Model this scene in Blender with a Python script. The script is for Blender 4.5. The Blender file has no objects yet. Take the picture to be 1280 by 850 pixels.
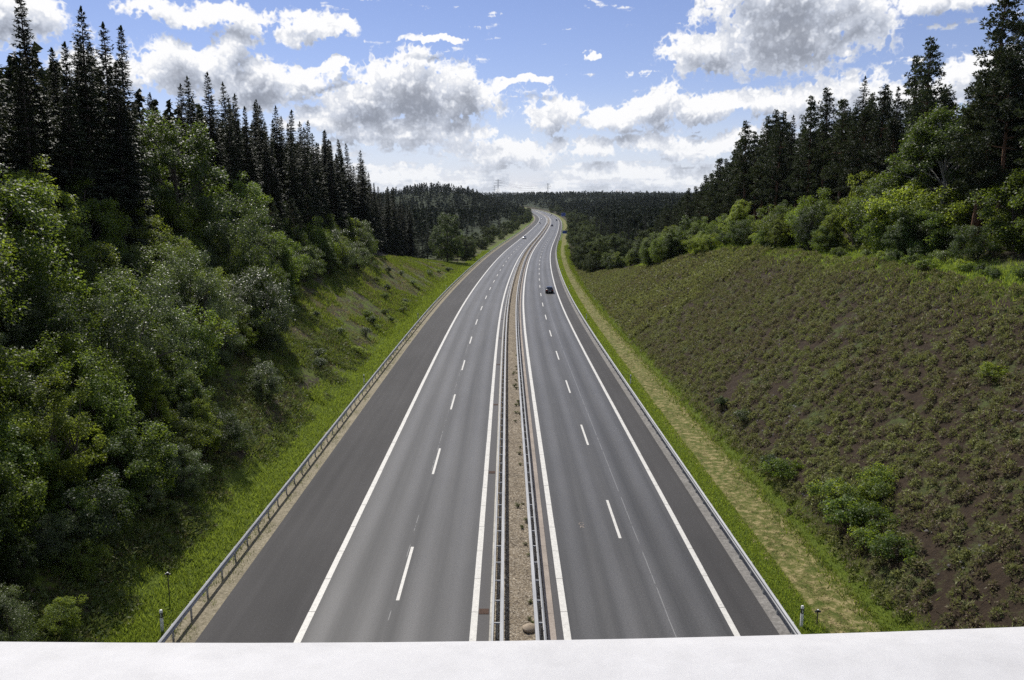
import bpy, bmesh, math, random
import numpy as np
from mathutils import Vector, Matrix

scene = bpy.context.scene
col = scene.collection
R = math.radians

# ---------------------------------------------------------------- camera, sky, sun, exposure
F_PX = 1000.0                       # focal length in pixels of a 1280 wide picture
cam_data = bpy.data.cameras.new('camera')
cam_data.sensor_width = 36.0
cam_data.lens = 36.0 * F_PX / 1280.0
cam_data.clip_start = 0.05
cam_data.clip_end = 20000
cam = bpy.data.objects.new('camera', cam_data)
col.objects.link(cam)
cam.location = (0, 0, 18.4)
cam.rotation_euler = (R(90) - math.atan(175 / F_PX), 0, -math.atan(6 / F_PX))
scene.camera = cam

SUN_EL, SUN_AZ = R(48), R(-23)      # azimuth measured clockwise from +Y (the way the road runs)
SKY_STRENGTH, SUN_STRENGTH = 0.1, 4.9
world = bpy.data.worlds.new('World'); scene.world = world; world.use_nodes = True
wt = world.node_tree; wt.nodes.clear()

class NT:
    """small helper to write node graphs"""
    def __init__(self, t): self.t = t
    def n(self, typ, ins=None, **props):
        nd = self.t.nodes.new(typ)
        for k, v in props.items(): setattr(nd, k, v)
        for k, v in (ins or {}).items():
            s = nd.inputs[k]
            if isinstance(v, bpy.types.NodeSocket): self.t.links.new(v, s)
            elif isinstance(v, bpy.types.Node): self.t.links.new(v.outputs[0], s)
            else:
                if s.type == 'RGBA' and len(v) == 3: v = (*v, 1)
                s.default_value = v
        return nd
    def m(self, op, a, b=0.0, c=None, clamp=False):
        ins = {0: a, 1: b}
        if c is not None: ins[2] = c
        return self.n('ShaderNodeMath', ins, operation=op, use_clamp=clamp).outputs[0]
    def v(self, op, a, b=(0, 0, 0)):
        nd = self.n('ShaderNodeVectorMath', {0: a, 1: b}, operation=op)
        return nd.outputs[1] if op in ('LENGTH', 'DOT_PRODUCT', 'DISTANCE') else nd.outputs[0]
    def noise(self, vec, scale, detail=4, rough=.55, dist=0.0, out=0):
        return self.n('ShaderNodeTexNoise', {'Vector': vec, 'Scale': scale, 'Detail': detail, 'Roughness': rough, 'Distortion': dist}).outputs[out]
    def ramp(self, fac, stops, interp='LINEAR'):
        nd = self.n('ShaderNodeValToRGB', {'Fac': fac}); cr = nd.color_ramp; cr.interpolation = interp
        while len(cr.elements) < len(stops): cr.elements.new(1)
        for e, (p, c) in zip(cr.elements, stops):
            e.position = p; e.color = (c, c, c, 1) if not hasattr(c, '__len__') else ((*c, 1) if len(c) == 3 else c)
        return nd.outputs[0]
    def rng(self, v, a, b, c=0.0, d=1.0, smooth=True):
        return self.n('ShaderNodeMapRange', {'Value': v, 'From Min': a, 'From Max': b, 'To Min': c, 'To Max': d},
                      interpolation_type='SMOOTHSTEP' if smooth else 'LINEAR').outputs[0]
    def mix(self, fac, a, b, blend='MIX'):
        nd = self.n('ShaderNodeMix', data_type='RGBA', blend_type=blend)
        for k, v in ((0, fac), (6, a), (7, b)):
            s = nd.inputs[k]
            if isinstance(v, bpy.types.NodeSocket): self.t.links.new(v, s)
            else: s.default_value = (*v, 1) if hasattr(v, '__len__') and len(v) == 3 else v
        return nd.outputs[2]

# cumulus clouds of the day, as directions: azimuth, elevation, half width, half height (degrees)
CLOUDS = [
    (18.2, 10.3, 5.6, 2.3), (13.6, 9.5, 3.6, 1.3), (22.4, 11.0, 3.2, 2.0), (18.0, 12.4, 5.4, 2.4),
    (-6.6, 7.3, 4.6, 2.3), (-3.4, 7.0, 3.2, 1.9), (-9.6, 6.6, 3.4, 1.7), (-7.0, 4.6, 5.5, 1.4),
    (3.1, 5.9, 2.8, 1.5), (10.6, 6.3, 2.6, 1.6), (8.2, 5.5, 3.0, 1.1), (13.6, 6.1, 2.6, 1.1),
    (16.6, 6.4, 3.2, 1.0), (21.2, 6.4, 4.6, 1.5), (26.0, 6.2, 4.2, 1.4), (31.0, 7.4, 4.0, 1.4),
    (-20.0, 11.6, 4.4, .8), (-12.8, 11.2, 2.7, .95), (-18.0, 9.5, 1.6, 2.2), (-16.2, 7.5, 6.0, 1.5),
    (-21.5, 8.4, 3.2, 1.5), (-26.0, 7.8, 3.4, 1.2), (-12.6, 8.7, 2.6, .4), (-31.0, 10.5, 4.0, 1.6),
    (-4.8, 10.4, 2.4, .28), (1.0, 8.0, 1.6, .35), (5.5, 9.5, .55, .3), (27.4, 11.8, 2.8, 1.0),
    (6.1, 3.4, 2.4, .8), (0.0, 3.3, 4.5, .9), (12.0, 3.6, 4.5, .9), (-12.0, 5.2, 4.0, .8),
    (19.0, 3.9, 4.0, .9),
]
cg = bpy.data.node_groups.new('cloud_density', 'ShaderNodeTree')
cg.interface.new_socket('P', in_out='INPUT', socket_type='NodeSocketVector')
cg.interface.new_socket('D', in_out='OUTPUT', socket_type='NodeSocketFloat')
q = NT(cg)
def noise2(g, vec, scale, detail, rough=.55, out=0):
    nd = g.n('ShaderNodeTexNoise', {'Vector': vec, 'Scale': scale, 'Detail': detail, 'Roughness': rough}, noise_dimensions='2D'); return nd.outputs[out]
gi = q.n('NodeGroupInput').outputs[0]
warp = q.v('SUBTRACT', noise2(q, gi, .3, 4, .62, 1), (.5, .5, .5))
pw = q.v('ADD', gi, q.v('MULTIPLY', warp, (4.4, 2.6, 0)))
acc = None
for (a, e, rx, ry) in CLOUDS:
    nd = q.n('ShaderNodeVectorMath', {0: pw, 1: (1 / rx, 1 / ry, 0), 2: (-a / rx, -e / ry, 0)}, operation='MULTIPLY_ADD')
    val = q.v('LENGTH', nd.outputs[0])
    acc = val if acc is None else q.m('MINIMUM', acc, val)
acc = q.m('SUBTRACT', 1.08, acc)
sep = q.n('ShaderNodeSeparateXYZ', {0: gi}); X, Y = sep.outputs[0], sep.outputs[1]
# the rest of the sky round the compass and overhead carries the same broken cumulus
away = q.m('MAXIMUM', q.rng(q.m('ABSOLUTE', X), 33, 42), q.rng(Y, 13.6, 17))
gen = q.m('SUBTRACT', q.m('MULTIPLY', noise2(q, q.v('MULTIPLY', gi, (.06, .12, 0)), 1.0, 2), 3.4), 1.75)
acc = q.m('MAXIMUM', acc, q.m('ADD', gen, q.rng(away, 0, 1, -2, 0)))
# flat banks low over the horizon
low = q.m('SUBTRACT', q.m('MULTIPLY', noise2(q, q.v('MULTIPLY', gi, (.2, .9, 0)), 1.0, 3, .6), 2.6), q.rng(Y, .5, 5.5, .8, 1.75))
acc = q.m('MAXIMUM', acc, low)
fb = noise2(q, gi, .75, 5, .55)
puff = q.m('ABSOLUTE', q.m('SUBTRACT', noise2(q, gi, 1.5, 2, .55), .5))
den = q.m('MULTIPLY_ADD', q.m('SUBTRACT', fb, .5), 1.05, acc)
den = q.m('MULTIPLY_ADD', q.m('SUBTRACT', .1, puff), 1.3, den)
q.n('NodeGroupOutput', {0: den})

w = NT(wt)
sky = w.n('ShaderNodeTexSky', sky_type='NISHITA', sun_disc=False, sun_elevation=SUN_EL, sun_rotation=SUN_AZ,
          altitude=400, air_density=1.0, dust_density=0.0, ozone_density=2.5).outputs[0]
dirv = w.n('ShaderNodeTexCoord').outputs['Generated']
sx = w.n('ShaderNodeSeparateXYZ', {0: dirv})
azd = w.m('MULTIPLY', w.m('ARCTAN2', sx.outputs[0], sx.outputs[1]), 57.2958)
eld = w.m('MULTIPLY', w.m('ARCSINE', sx.outputs[2]), 57.2958)
P = w.n('ShaderNodeCombineXYZ', {0: azd, 1: eld, 2: 0.0}).outputs[0]
def dens(off):
    g = wt.nodes.new('ShaderNodeGroup'); g.node_tree = cg
    wt.links.new(w.v('ADD', P, off), g.inputs[0]); return g.outputs[0]
D0, D1 = dens((0, 0, 0)), dens((-.35, 1.2, 0))
alpha = w.m('MULTIPLY', w.rng(D0, -.02, .32), w.rng(eld, -1, .2))
depth = w.m('MULTIPLY', w.m('MAXIMUM', D1, 0.0), 3.3)
lit = w.m('DIVIDE', 1.0, w.m('ADD', 1.0, w.m('MULTIPLY', depth, depth)))
thick = w.rng(w.m('ADD', w.m('MULTIPLY', D0, .5), D1), .55, 1.5)
ccol = w.mix(lit, w.mix(thick, (4.9, 5.5, 6.8), (2.5, 2.8, 3.5)), (10.0, 10.0, 10.1))
ccol = w.mix(w.rng(eld, 6, 0, 0, .45), ccol, (8.2, 8.6, 9.2))
skyc = w.mix(w.rng(eld, 8, 0, 0, .62), w.mix(1.0, sky, (.96, .84, .99), 'MULTIPLY'), (6.6, 7.5, 8.9))
final = w.mix(alpha, skyc, ccol)
bg = w.n('ShaderNodeBackground', {'Color': final, 'Strength': SKY_STRENGTH})
w.n('ShaderNodeOutputWorld', {'Surface': bg.outputs[0]})
world.cycles.sampling_method = 'NONE'

sd = bpy.data.lights.new('sun', 'SUN'); sd.energy = SUN_STRENGTH; sd.angle = R(.5); sd.color = (1.0, .955, .89)
sun = bpy.data.objects.new('sun', sd); col.objects.link(sun); sun.location = (-60, 80, 120)
sun.rotation_euler = (-Vector((math.sin(SUN_AZ) * math.cos(SUN_EL), math.cos(SUN_AZ) * math.cos(SUN_EL), math.sin(SUN_EL)))).to_track_quat('-Z', 'Y').to_euler()
vs = scene.view_settings
vs.view_transform = 'Standard'; vs.look = 'None'; vs.exposure = 0.0; vs.gamma = 1.0; vs.use_curve_mapping = False
scene.render.engine = 'CYCLES'
scene.cycles.use_denoising = False
scene.cycles.max_bounces = 6; scene.cycles.diffuse_bounces = 3; scene.cycles.glossy_bounces = 2
scene.cycles.transmission_bounces = 4; scene.cycles.transparent_max_bounces = 4
scene.cycles.caustics_reflective = False; scene.cycles.caustics_refractive = False
# ---------------------------------------------------------------- road and terrain functions
def spline(xs, ys):
    xs = np.array(xs, float); ys = np.array(ys, float); n = len(xs); h = np.diff(xs)
    A = np.zeros((n, n)); r = np.zeros(n); A[0, 0] = A[-1, -1] = 1
    for i in range(1, n - 1):
        A[i, i - 1] = h[i - 1]; A[i, i] = 2 * (h[i - 1] + h[i]); A[i, i + 1] = h[i]
        r[i] = 3 * ((ys[i + 1] - ys[i]) / h[i] - (ys[i] - ys[i - 1]) / h[i - 1])
    c = np.linalg.solve(A, r); d = np.diff(c) / (3 * h); b = np.diff(ys) / h - h * (2 * c[:-1] + c[1:]) / 3
    def f(x):
        x = np.asarray(x, float); i = np.clip(np.searchsorted(xs, x) - 1, 0, n - 2); t = x - xs[i]
        return ys[i] + t * (b[i] + t * (c[i] + t * d[i]))
    return f

_cx = spline([-80, 0, 60, 110, 150, 215, 330, 465, 640, 850, 1000, 1150, 1300, 1500, 1800],
             [.55, .55, .55, .6, 1.0, 2.8, 8.4, 18.6, 31.5, 43.5, 47.0, 45.5, 38.0, 12, -45])
_cz = spline([-80, 0, 100, 200, 330, 465, 640, 850, 1000, 1150, 1300, 1600, 2200, 9000],
             [.8, 0, -1.05, -2.0, -2.7, -2.6, -2.1, -1.6, -.6, .8, 2.4, 5, 8, 20])
def CX(s): s = np.asarray(s, float); return np.where(s > 1800, -45 - .2 * (s - 1800), np.where(s < -60, .55, _cx(s)))
def CZ(s): return _cz(s)
def sstep(a, b, x): t = np.clip((np.asarray(x, float) - a) / (b - a), 0, 1); return t * t * (3 - 2 * t)
_lat = np.random.default_rng(11).random((257, 257))
def vnoise(x, y):
    x = np.asarray(x, float); y = np.asarray(y, float); x, y = np.broadcast_arrays(x, y)
    ix = np.floor(x).astype(int); iy = np.floor(y).astype(int); fx = x - ix; fy = y - iy
    fx = fx * fx * (3 - 2 * fx); fy = fy * fy * (3 - 2 * fy); a = ix & 255; b = iy & 255
    return (_lat[a, b] * (1 - fx) + _lat[a + 1, b] * fx) * (1 - fy) + (_lat[a, b + 1] * (1 - fx) + _lat[a + 1, b + 1] * fx) * fy
def fbm(x, y, o=4):
    v = 0; a = .5
    for i in range(o):
        v = v + a * (vnoise(x * 2 ** i + 17.3 * i, y * 2 ** i + 9.1 * i) - .5); a *= .5
    return v
EDGE_L, EDGE_R = -14.0, 11.35
def HT(s, u):
    """ground height above the road surface at station s and offset u"""
    s = np.asarray(s, float); u = np.asarray(u, float); s, u = np.broadcast_arrays(s, u)
    wob = 1.1 * fbm(s / 22, u * 0 + 3.3, 2)
    dl = -u + wob * sstep(17, 24, -u); dr = u + wob * sstep(17, 24, u)
    hl = np.interp(dl, [0, 14.9, 15.3, 17.8, 29.5, 32.5, 44, 60, 120, 400, 2000], [-.12, -.12, -.04, .35, 7.8, 8.6, 14, 16, 18, 14, 8])
    hr = np.interp(dr, [0, 11.9, 12.3, 16.3, 35, 39.5, 50, 70, 150, 400, 2000], [-.12, -.12, -.03, .12, 12.7, 13.3, 16.2, 18, 19, 14, 8])
    TL = 1 - sstep(165, 295, s); TR = 1 - sstep(120, 275, s)
    low = np.interp(np.abs(u), [0, 11.9, 12.3, 18, 40, 100, 400, 3000], [-.12, -.12, -.04, -.3, .2, 2.5, 5, 8])
    low = np.where((u < 0) & (-u < 15.3), np.minimum(low, np.interp(-u, [0, 14.9, 15.3], [-.12, -.12, -.04])), low)
    h = np.where(u < 0, low + (hl - low) * TL, low + (hr - low) * TR)
    a = np.abs(u); far = sstep(22, 70, a)
    h = h + far * 4.0 * fbm(s / 90 + 5, u / 60, 3) * sstep(60, 200, s + a)
    h = h + sstep(16.3, 20, np.where(u > 0, u, -u)) * (.5 * fbm(s / 3.2, u / 3.2, 3) + 1.0 * fbm(s / 11, u / 9, 2))
    x = CX(s) + u
    hill = 27 * np.exp(-((x + 100) / 95) ** 2 - ((s - 1150) / 190) ** 2)
    hill = hill + 10 * np.exp(-((x - 220) / 170) ** 2 - ((s - 900) / 260) ** 2)
    ridge = 7 * np.exp(-((s - 2050) / 420) ** 2) * (1 + .35 * np.sin(x / 260 + .4) + .2 * np.sin(x / 97))
    ridge = ridge + 12 * np.exp(-((s - 3600) / 900) ** 2) * (1 + .3 * np.sin(x / 400 + 2))
    h = h + (hill + ridge) * sstep(24, 110, a + np.maximum(0, s - 1400))
    return h
def W(s, u, dz=0.0):
    return np.stack(np.broadcast_arrays(CX(s) + u, s, CZ(s) + HT(s, u) + dz), -1)
def G3(s, u, dz=0.0): return tuple(float(v) for v in W(float(s), float(u), dz))
# ---------------------------------------------------------------- materials
def new_mat(name):
    m = bpy.data.materials.new(name); m.use_nodes = True; m.node_tree.nodes.clear(); return m, NT(m.node_tree)
def finish(g, surf, bump=None):
    g.n('ShaderNodeOutputMaterial', {'Surface': surf})
def princ(g, color, rough=.6, metal=0.0, spec=.5, normal=None):
    ins = {'Base Color': color, 'Roughness': rough, 'Metallic': metal, 'Specular IOR Level': spec}
    if normal is not None: ins['Normal'] = normal
    return g.n('ShaderNodeBsdfPrincipled', ins).outputs[0]
def bumpn(g, h, strength=.3, dist=.02):
    return g.n('ShaderNodeBump', {'Height': h, 'Strength': strength, 'Distance': dist}).outputs[0]
MAT = {}
def flat(name, color, rough=.5, metal=0.0, spec=.5, var=.12, scale=6.0):
    m, g = new_mat(name); tc = g.n('ShaderNodeTexCoord').outputs['Object']
    n = g.noise(tc, scale, 4)
    c = g.mix(1.0, color, g.ramp(n, [(.25, 1 - var), (.75, 1 + var)]), 'MULTIPLY')
    finish(g, princ(g, c, rough, metal, spec)); MAT[name] = m; return m

def leaf_mat(name, dark, light, trans, rough=.42, tmix=.33, spec=.5):
    m, g = new_mat(name)
    isl = g.n('ShaderNodeNewGeometry').outputs['Random Per Island']
    obr = g.n('ShaderNodeObjectInfo').outputs['Random']
    c = g.mix(isl, dark, light)
    hsv = g.n('ShaderNodeHueSaturation', {'Hue': g.m('MULTIPLY_ADD', obr, .035, .483), 'Saturation': g.m('MULTIPLY_ADD', obr, -.2, 1.08), 'Value': g.m('MULTIPLY_ADD', g.m('FRACT', g.m('MULTIPLY', obr, 7.31)), .6, .6), 'Color': c}).outputs[0]
    t = g.mix(1.0, trans, g.m('MULTIPLY', g.m('MULTIPLY_ADD', isl, .7, .5), g.m('MULTIPLY_ADD', g.m('FRACT', g.m('MULTIPLY', obr, 7.31)), .6, .65)), 'MULTIPLY')
    a = princ(g, hsv, rough, 0, spec)
    b = g.n('ShaderNodeBsdfTranslucent', {'Color': t}).outputs[0]
    finish(g, g.n('ShaderNodeMixShader', {0: tmix, 1: a, 2: b}).outputs[0]); MAT[name] = m; return m
leaf_mat('leaf_green', (.042, .078, .013), (.105, .155, .025), (.29, .40, .036), rough=.5, tmix=.42, spec=.28)
leaf_mat('leaf_bright', (.066, .104, .015), (.145, .195, .03), (.37, .46, .042), rough=.5, tmix=.45, spec=.28)
leaf_mat('leaf_dark', (.025, .047, .011), (.058, .087, .02), (.145, .21, .024), rough=.5, tmix=.35, spec=.28)
leaf_mat('leaf_silver', (.06, .09, .032), (.14, .172, .072), (.22, .30, .055), rough=.42, tmix=.38, spec=.38)
leaf_mat('needle_spruce', (.016, .024, .012), (.036, .048, .02), (.05, .065, .018), rough=.6, tmix=.15, spec=.2)
leaf_mat('needle_pine', (.024, .037, .016), (.052, .07, .028), (.07, .09, .024), rough=.6, tmix=.2, spec=.22)
leaf_mat('far_needles', (.014, .022, .012), (.032, .044, .022), (.03, .042, .014), rough=.8, tmix=.15, spec=.08)
leaf_mat('far_leaves', (.035, .055, .018), (.07, .095, .032), (.11, .14, .03), rough=.7, tmix=.3, spec=.12)
leaf_mat('grass_blade', (.08, .125, .017), (.165, .22, .034), (.34, .43, .045), rough=.6, tmix=.4, spec=.2)
leaf_mat('grass_dry', (.17, .14, .055), (.36, .30, .15), (.3, .26, .1), rough=.7, tmix=.35, spec=.2)
leaf_mat('weed', (.06, .08, .022), (.12, .15, .04), (.2, .25, .04), rough=.6, tmix=.38, spec=.2)

def tuft_mat(name, cols, trans):
    m, g = new_mat(name)
    geo = g.n('ShaderNodeNewGeometry'); isl = geo.outputs['Random Per Island']; pos = geo.outputs['Position']
    big = g.noise(pos, .11, 3); small = g.noise(pos, 1.3, 2)
    k = g.m('ADD', g.m('MULTIPLY', isl, .12), g.m('ADD', g.m('MULTIPLY', big, .42), g.m('MULTIPLY', small, .5)))
    c = g.ramp(k, [(.42, cols[0]), (.49, cols[1]), (.55, cols[2]), (.64, cols[3])])
    a = princ(g, c, .6, 0, .3); b = g.n('ShaderNodeBsdfTranslucent', {'Color': g.mix(.5, c, trans)}).outputs[0]
    finish(g, g.n('ShaderNodeMixShader', {0: .35, 1: a, 2: b}).outputs[0]); MAT[name] = m
tuft_mat('heather', [(.18, .13, .09), (.155, .145, .068), (.19, .2, .07), (.28, .295, .095)], (.26, .29, .065))
tuft_mat('undergrowth', [(.12, .095, .045), (.075, .105, .028), (.105, .15, .035), (.2, .19, .07)], (.18, .22, .04))

def bark(name, a, b, sc=3.0):
    m, g = new_mat(name); tc = g.n('ShaderNodeTexCoord').outputs['Object']
    n = g.noise(g.v('MULTIPLY', tc, (4, 4, .8)), sc, 5)
    c = g.mix(n, a, b); finish(g, princ(g, c, .9, 0, .2, bumpn(g, n, .5, .03))); MAT[name] = m
bark('bark_grey', (.05, .042, .034), (.12, .10, .085)); bark('bark_pine', (.07, .045, .03), (.22, .12, .07)); bark('bark_birch', (.1, .09, .08), (.5, .48, .45))

# asphalt: UV holds (offset across the road, station along it) in metres
def asphalt():
    m, g = new_mat('asphalt')
    uv = g.n('ShaderNodeUVMap', uv_map='road').outputs[0]; sp = g.n('ShaderNodeSeparateXYZ', {0: uv}); u, s = sp.outputs[0], sp.outputs[1]
    streak = noise2(g, g.v('MULTIPLY', uv, (1.0, .012, 0)), 1.3, 3, .6)
    patch = noise2(g, g.v('MULTIPLY', uv, (.25, .06, 0)), 1.0, 4, .6)
    grain = noise2(g, uv, 11, 4, .85); agg = noise2(g, uv, 90, 2, .9)
    # wheel paths polished by traffic in each lane
    def path(c, wd): return g.rng(g.m('ABSOLUTE', g.m('SUBTRACT', u, c)), 0, wd, 1, 0)
    wp = None
    for c in (-8.75, -6.85, -4.9, -3.1, 3.05, 4.9, 6.75, 8.5):
        p_ = path(c, .75); wp = p_ if wp is None else g.m('MAXIMUM', wp, p_)
    shoulder = g.m('MAXIMUM', g.rng(u, -9.4, -9.8), g.rng(u, 9.35, 9.7))
    inner = g.rng(g.m('ABSOLUTE', u), 2.2, 1.9)
    base = g.ramp(streak, [(.3, (.028, .028, .028)), (.7, (.058, .057, .056))])
    base = g.mix(g.m('MULTIPLY', wp, .62), base, (.1, .098, .096))
    base = g.mix(g.m('MULTIPLY', shoulder, .6), base, (.052, .049, .048))
    base = g.mix(g.m('MULTIPLY', inner, .7), base, (.05, .046, .044))
    base = g.mix(1.0, base, g.ramp(patch, [(.3, .84), (.7, 1.14)]), 'MULTIPLY')
    base = g.mix(1.0, base, g.ramp(grain, [(.2, .62), (.5, 1.0), (.8, 1.42)]), 'MULTIPLY')
    base = g.mix(g.rng(agg, .72, .8, 0, .5), base, (.22, .22, .22))
    # construction seams, sealed with a thin pale line that breaks up
    for c, brk in ((6.78, .36), (-5.95, .5)):
        line = g.m('MULTIPLY', g.rng(g.m('ABSOLUTE', g.m('SUBTRACT', u, g.m('MULTIPLY_ADD', noise2(g, g.v('MULTIPLY', uv, (0, .4, 0)), 1, 2), .06, c - .03))), .012, .03, 1, 0), g.rng(noise2(g, g.v('MULTIPLY', uv, (.1, .7, 0)), 1, 3), brk, brk + .1))
        base = g.mix(g.m('MULTIPLY', line, .55), base, (.28, .28, .27))
    rough = g.m('SUBTRACT', g.m('MULTIPLY_ADD', grain, .14, .5), g.m('MULTIPLY', g.m('MULTIPLY', wp, g.rng(shoulder, 0, 1, 1, 0)), .06))
    rough = g.m('ADD', rough, g.m('MULTIPLY', shoulder, .25))
    finish(g, princ(g, base, rough, 0, g.rng(shoulder, 0, 1, .28, .22), bumpn(g, agg, .35, .006))); MAT['asphalt'] = m
asphalt()
def paint():
    m, g = new_mat('road_paint'); pos = g.n('ShaderNodeNewGeometry').outputs['Position']
    n = g.noise(pos, 5, 5, .65); n2 = g.noise(pos, 40, 3, .7)
    c = g.ramp(g.m('ADD', g.m('MULTIPLY', n, .7), g.m('MULTIPLY', n2, .4)), [(.3, (.24, .24, .23)), (.45, (.5, .485, .44)), (.7, (.64, .625, .57))])
    finish(g, princ(g, c, .55, 0, .4)); MAT['road_paint'] = m
paint()
def mineral(name, cols, sc, rough=.9, bump=.5, bs=.02, mode='noise'):
    m, g = new_mat(name); pos = g.n('ShaderNodeNewGeometry').outputs['Position']
    n = g.noise(pos, sc, 5, .7); b = g.noise(pos, .6, 3)
    c = g.ramp(n, [(.25, cols[0]), (.5, cols[1]), (.75, cols[2])])
    c = g.mix(1.0, c, g.ramp(b, [(.3, .82), (.7, 1.15)]), 'MULTIPLY')
    finish(g, princ(g, c, rough, 0, .3, bumpn(g, n, bump, bs))); MAT[name] = m
mineral('gravel', [(.13, .105, .075), (.24, .195, .14), (.40, .34, .26)], 16, bump=.9, bs=.03)
mineral('pebble', [(.12, .10, .08), (.26, .22, .17), (.42, .37, .30)], 2.5)
mineral('concrete_pale', [(.36, .34, .30), (.46, .44, .39), (.54, .52, .47)], 9, bump=.2, bs=.01)
mineral('concrete_brown', [(.24, .20, .165), (.31, .265, .225), (.37, .325, .28)], 9, bump=.25, bs=.01)
mineral('verge_grit', [(.10, .085, .05), (.22, .19, .125), (.38, .33, .24)], 7, bump=.8, bs=.03)
mineral('verge_grey', [(.10, .095, .085), (.19, .18, .165), (.30, .285, .26)], 5, bump=.8, bs=.03)
mineral('rock', [(.05, .05, .055), (.11, .105, .105), (.22, .21, .21)], 4, bump=.6, bs=.04)
mineral('grate_rust', [(.035, .022, .016), (.07, .042, .03), (.11, .065, .045)], 14, bump=.3)
def gravel_mat():
    m, g = new_mat('gravel'); pos = g.n('ShaderNodeNewGeometry').outputs['Position']
    v = g.n('ShaderNodeTexVoronoi', {'Vector': pos, 'Scale': 15.0}); r_ = g.n('ShaderNodeSeparateXYZ', {0: v.outputs['Color']}).outputs[0]; b = g.noise(pos, 1.2, 4)
    c = g.ramp(r_, [(.05, (.07, .056, .04)), (.4, (.165, .13, .088)), (.75, (.26, .215, .15)), (.97, (.42, .375, .3))])
    c = g.mix(1.0, c, g.ramp(b, [(.3, .75), (.7, 1.15)]), 'MULTIPLY')
    finish(g, princ(g, c, .9, 0, .2, bumpn(g, v.outputs['Distance'], .8, .03))); MAT['gravel'] = m
gravel_mat()
def steel():
    m, g = new_mat('galvanised_steel'); pos = g.n('ShaderNodeNewGeometry').outputs['Position']
    n = g.noise(g.v('MULTIPLY', pos, (6, .5, 6)), 1, 5); c = g.ramp(n, [(.25, (.26, .265, .27)), (.55, (.36, .365, .37)), (.8, (.45, .455, .46))])
    finish(g, princ(g, c, g.m('MULTIPLY_ADD', n, .2, .5), .08, .3)); MAT['galvanised_steel'] = m
steel()
def rail_white():
    m, g = new_mat('rail_white'); pos = g.n('ShaderNodeNewGeometry').outputs['Position']
    n = g.noise(pos, 9, 5, .7); n2 = g.noise(pos, 28, 5, .7); sp_ = g.noise(pos, 60, 2, .6)
    c = g.ramp(g.m('ADD', g.m('MULTIPLY', n, .5), g.m('MULTIPLY', n2, .5)), [(.3, (.46, .455, .45)), (.6, (.56, .555, .55))])
    c = g.mix(g.m('MULTIPLY', g.rng(sp_, .72, .8), g.rng(n, .5, .62)), c, (.42, .42, .38))
    finish(g, princ(g, c, .62, 0, .25, bumpn(g, n2, .12, .004))); MAT['rail_white'] = m
rail_white()
def ground():
    """one sheet: verge grass, mown strip, heather slope, meadow, forest floor, told apart by offset from the road"""
    m, g = new_mat('ground')
    uv = g.n('ShaderNodeUVMap', uv_map='road').outputs[0]; sp = g.n('ShaderNodeSeparateXYZ', {0: uv}); u, s = sp.outputs[0], sp.outputs[1]
    pos = g.n('ShaderNodeNewGeometry').outputs['Position']
    n1 = g.noise(pos, .35, 5, .6); n2 = g.noise(pos, 2.2, 5, .65); n3 = g.noise(pos, 11, 4, .7)
    wob = g.m('ADD', g.m('MULTIPLY', g.m('SUBTRACT', n2, .5), 1.1), g.m('MULTIPLY', g.m('SUBTRACT', n1, .5), 1.2)); uw = g.m('ADD', u, wob)
    grass = g.ramp(g.m('ADD', g.m('MULTIPLY', n2, .5), g.m('MULTIPLY', n3, .5)), [(.3, (.05, .075, .010)), (.5, (.09, .125, .015)), (.7, (.15, .18, .03))])
    dry = g.ramp(g.m('ADD', g.m('MULTIPLY', n2, .65), g.m('MULTIPLY', n3, .35)), [(.40, (.07, .095, .016)), (.5, (.14, .14, .04)), (.6, (.33, .27, .13))])
    soil = g.ramp(g.m('ADD', g.m('MULTIPLY', n2, .55), g.m('MULTIPLY', n3, .45)), [(.28, (.03, .024, .018)), (.5, (.065, .051, .036)), (.72, (.115, .09, .065))])
    moss = g.ramp(n3, [(.3, (.04, .055, .018)), (.7, (.095, .115, .035))])
    slope_r = g.mix(g.rng(g.m('ADD', g.m('MULTIPLY', n1, .6), g.m('MULTIPLY', n2, .4)), .5, .62), g.mix(1.0, soil, (.62, .56, .52), 'MULTIPLY'), moss)
    slope_l = g.mix(g.rng(g.m('ADD', g.m('MULTIPLY', n1, .55), g.m('MULTIPLY', n2, .45)), .44, .56), soil, grass)
    floor = g.mix(n2, (.02, .018, .012), (.055, .045, .03))
    right = g.mix(g.rng(uw, 13.1, 13.5), grass, dry)
    right = g.mix(g.rng(uw, 15.9, 16.3), right, grass)
    right = g.mix(g.rng(uw, 16.6, 17.6), right, slope_r)
    right = g.mix(g.rng(uw, 33.8, 35.0), right, grass)
    right = g.mix(g.rng(uw, 39, 43), right, floor)
    left = g.mix(g.rng(uw, -15.6, -15.2), grass, dry)
    left = g.mix(g.rng(uw, -18.0, -19.5), left, slope_l)
    left = g.mix(g.m('MULTIPLY', g.rng(uw, -29.5, -33), g.rng(s, 250, 200)), left, floor)
    c = g.mix(g.rng(u, -.5, .5), left, right)
    far = g.mix(n1, (.018, .026, .011), (.035, .048, .018))
    c = g.mix(g.m('MULTIPLY', g.rng(g.m('ABSOLUTE', u), 22, 40), g.rng(s, 200, 300)), c, far)
    finish(g, princ(g, c, .95, 0, .15, bumpn(g, g.m('ADD', n2, n3), .8, .12))); MAT['ground'] = m
ground()
flat('car_black', (.012, .012, .014), .22, 0, .6, .05); flat('car_dark_blue', (.015, .022, .045), .22, 0, .6, .05)
flat('car_silver', (.42, .43, .44), .3, .6, .5, .05); flat('car_white', (.72, .72, .72), .25, 0, .5, .05); flat('car_grey', (.12, .125, .13), .25, .3, .5, .05)
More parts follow.
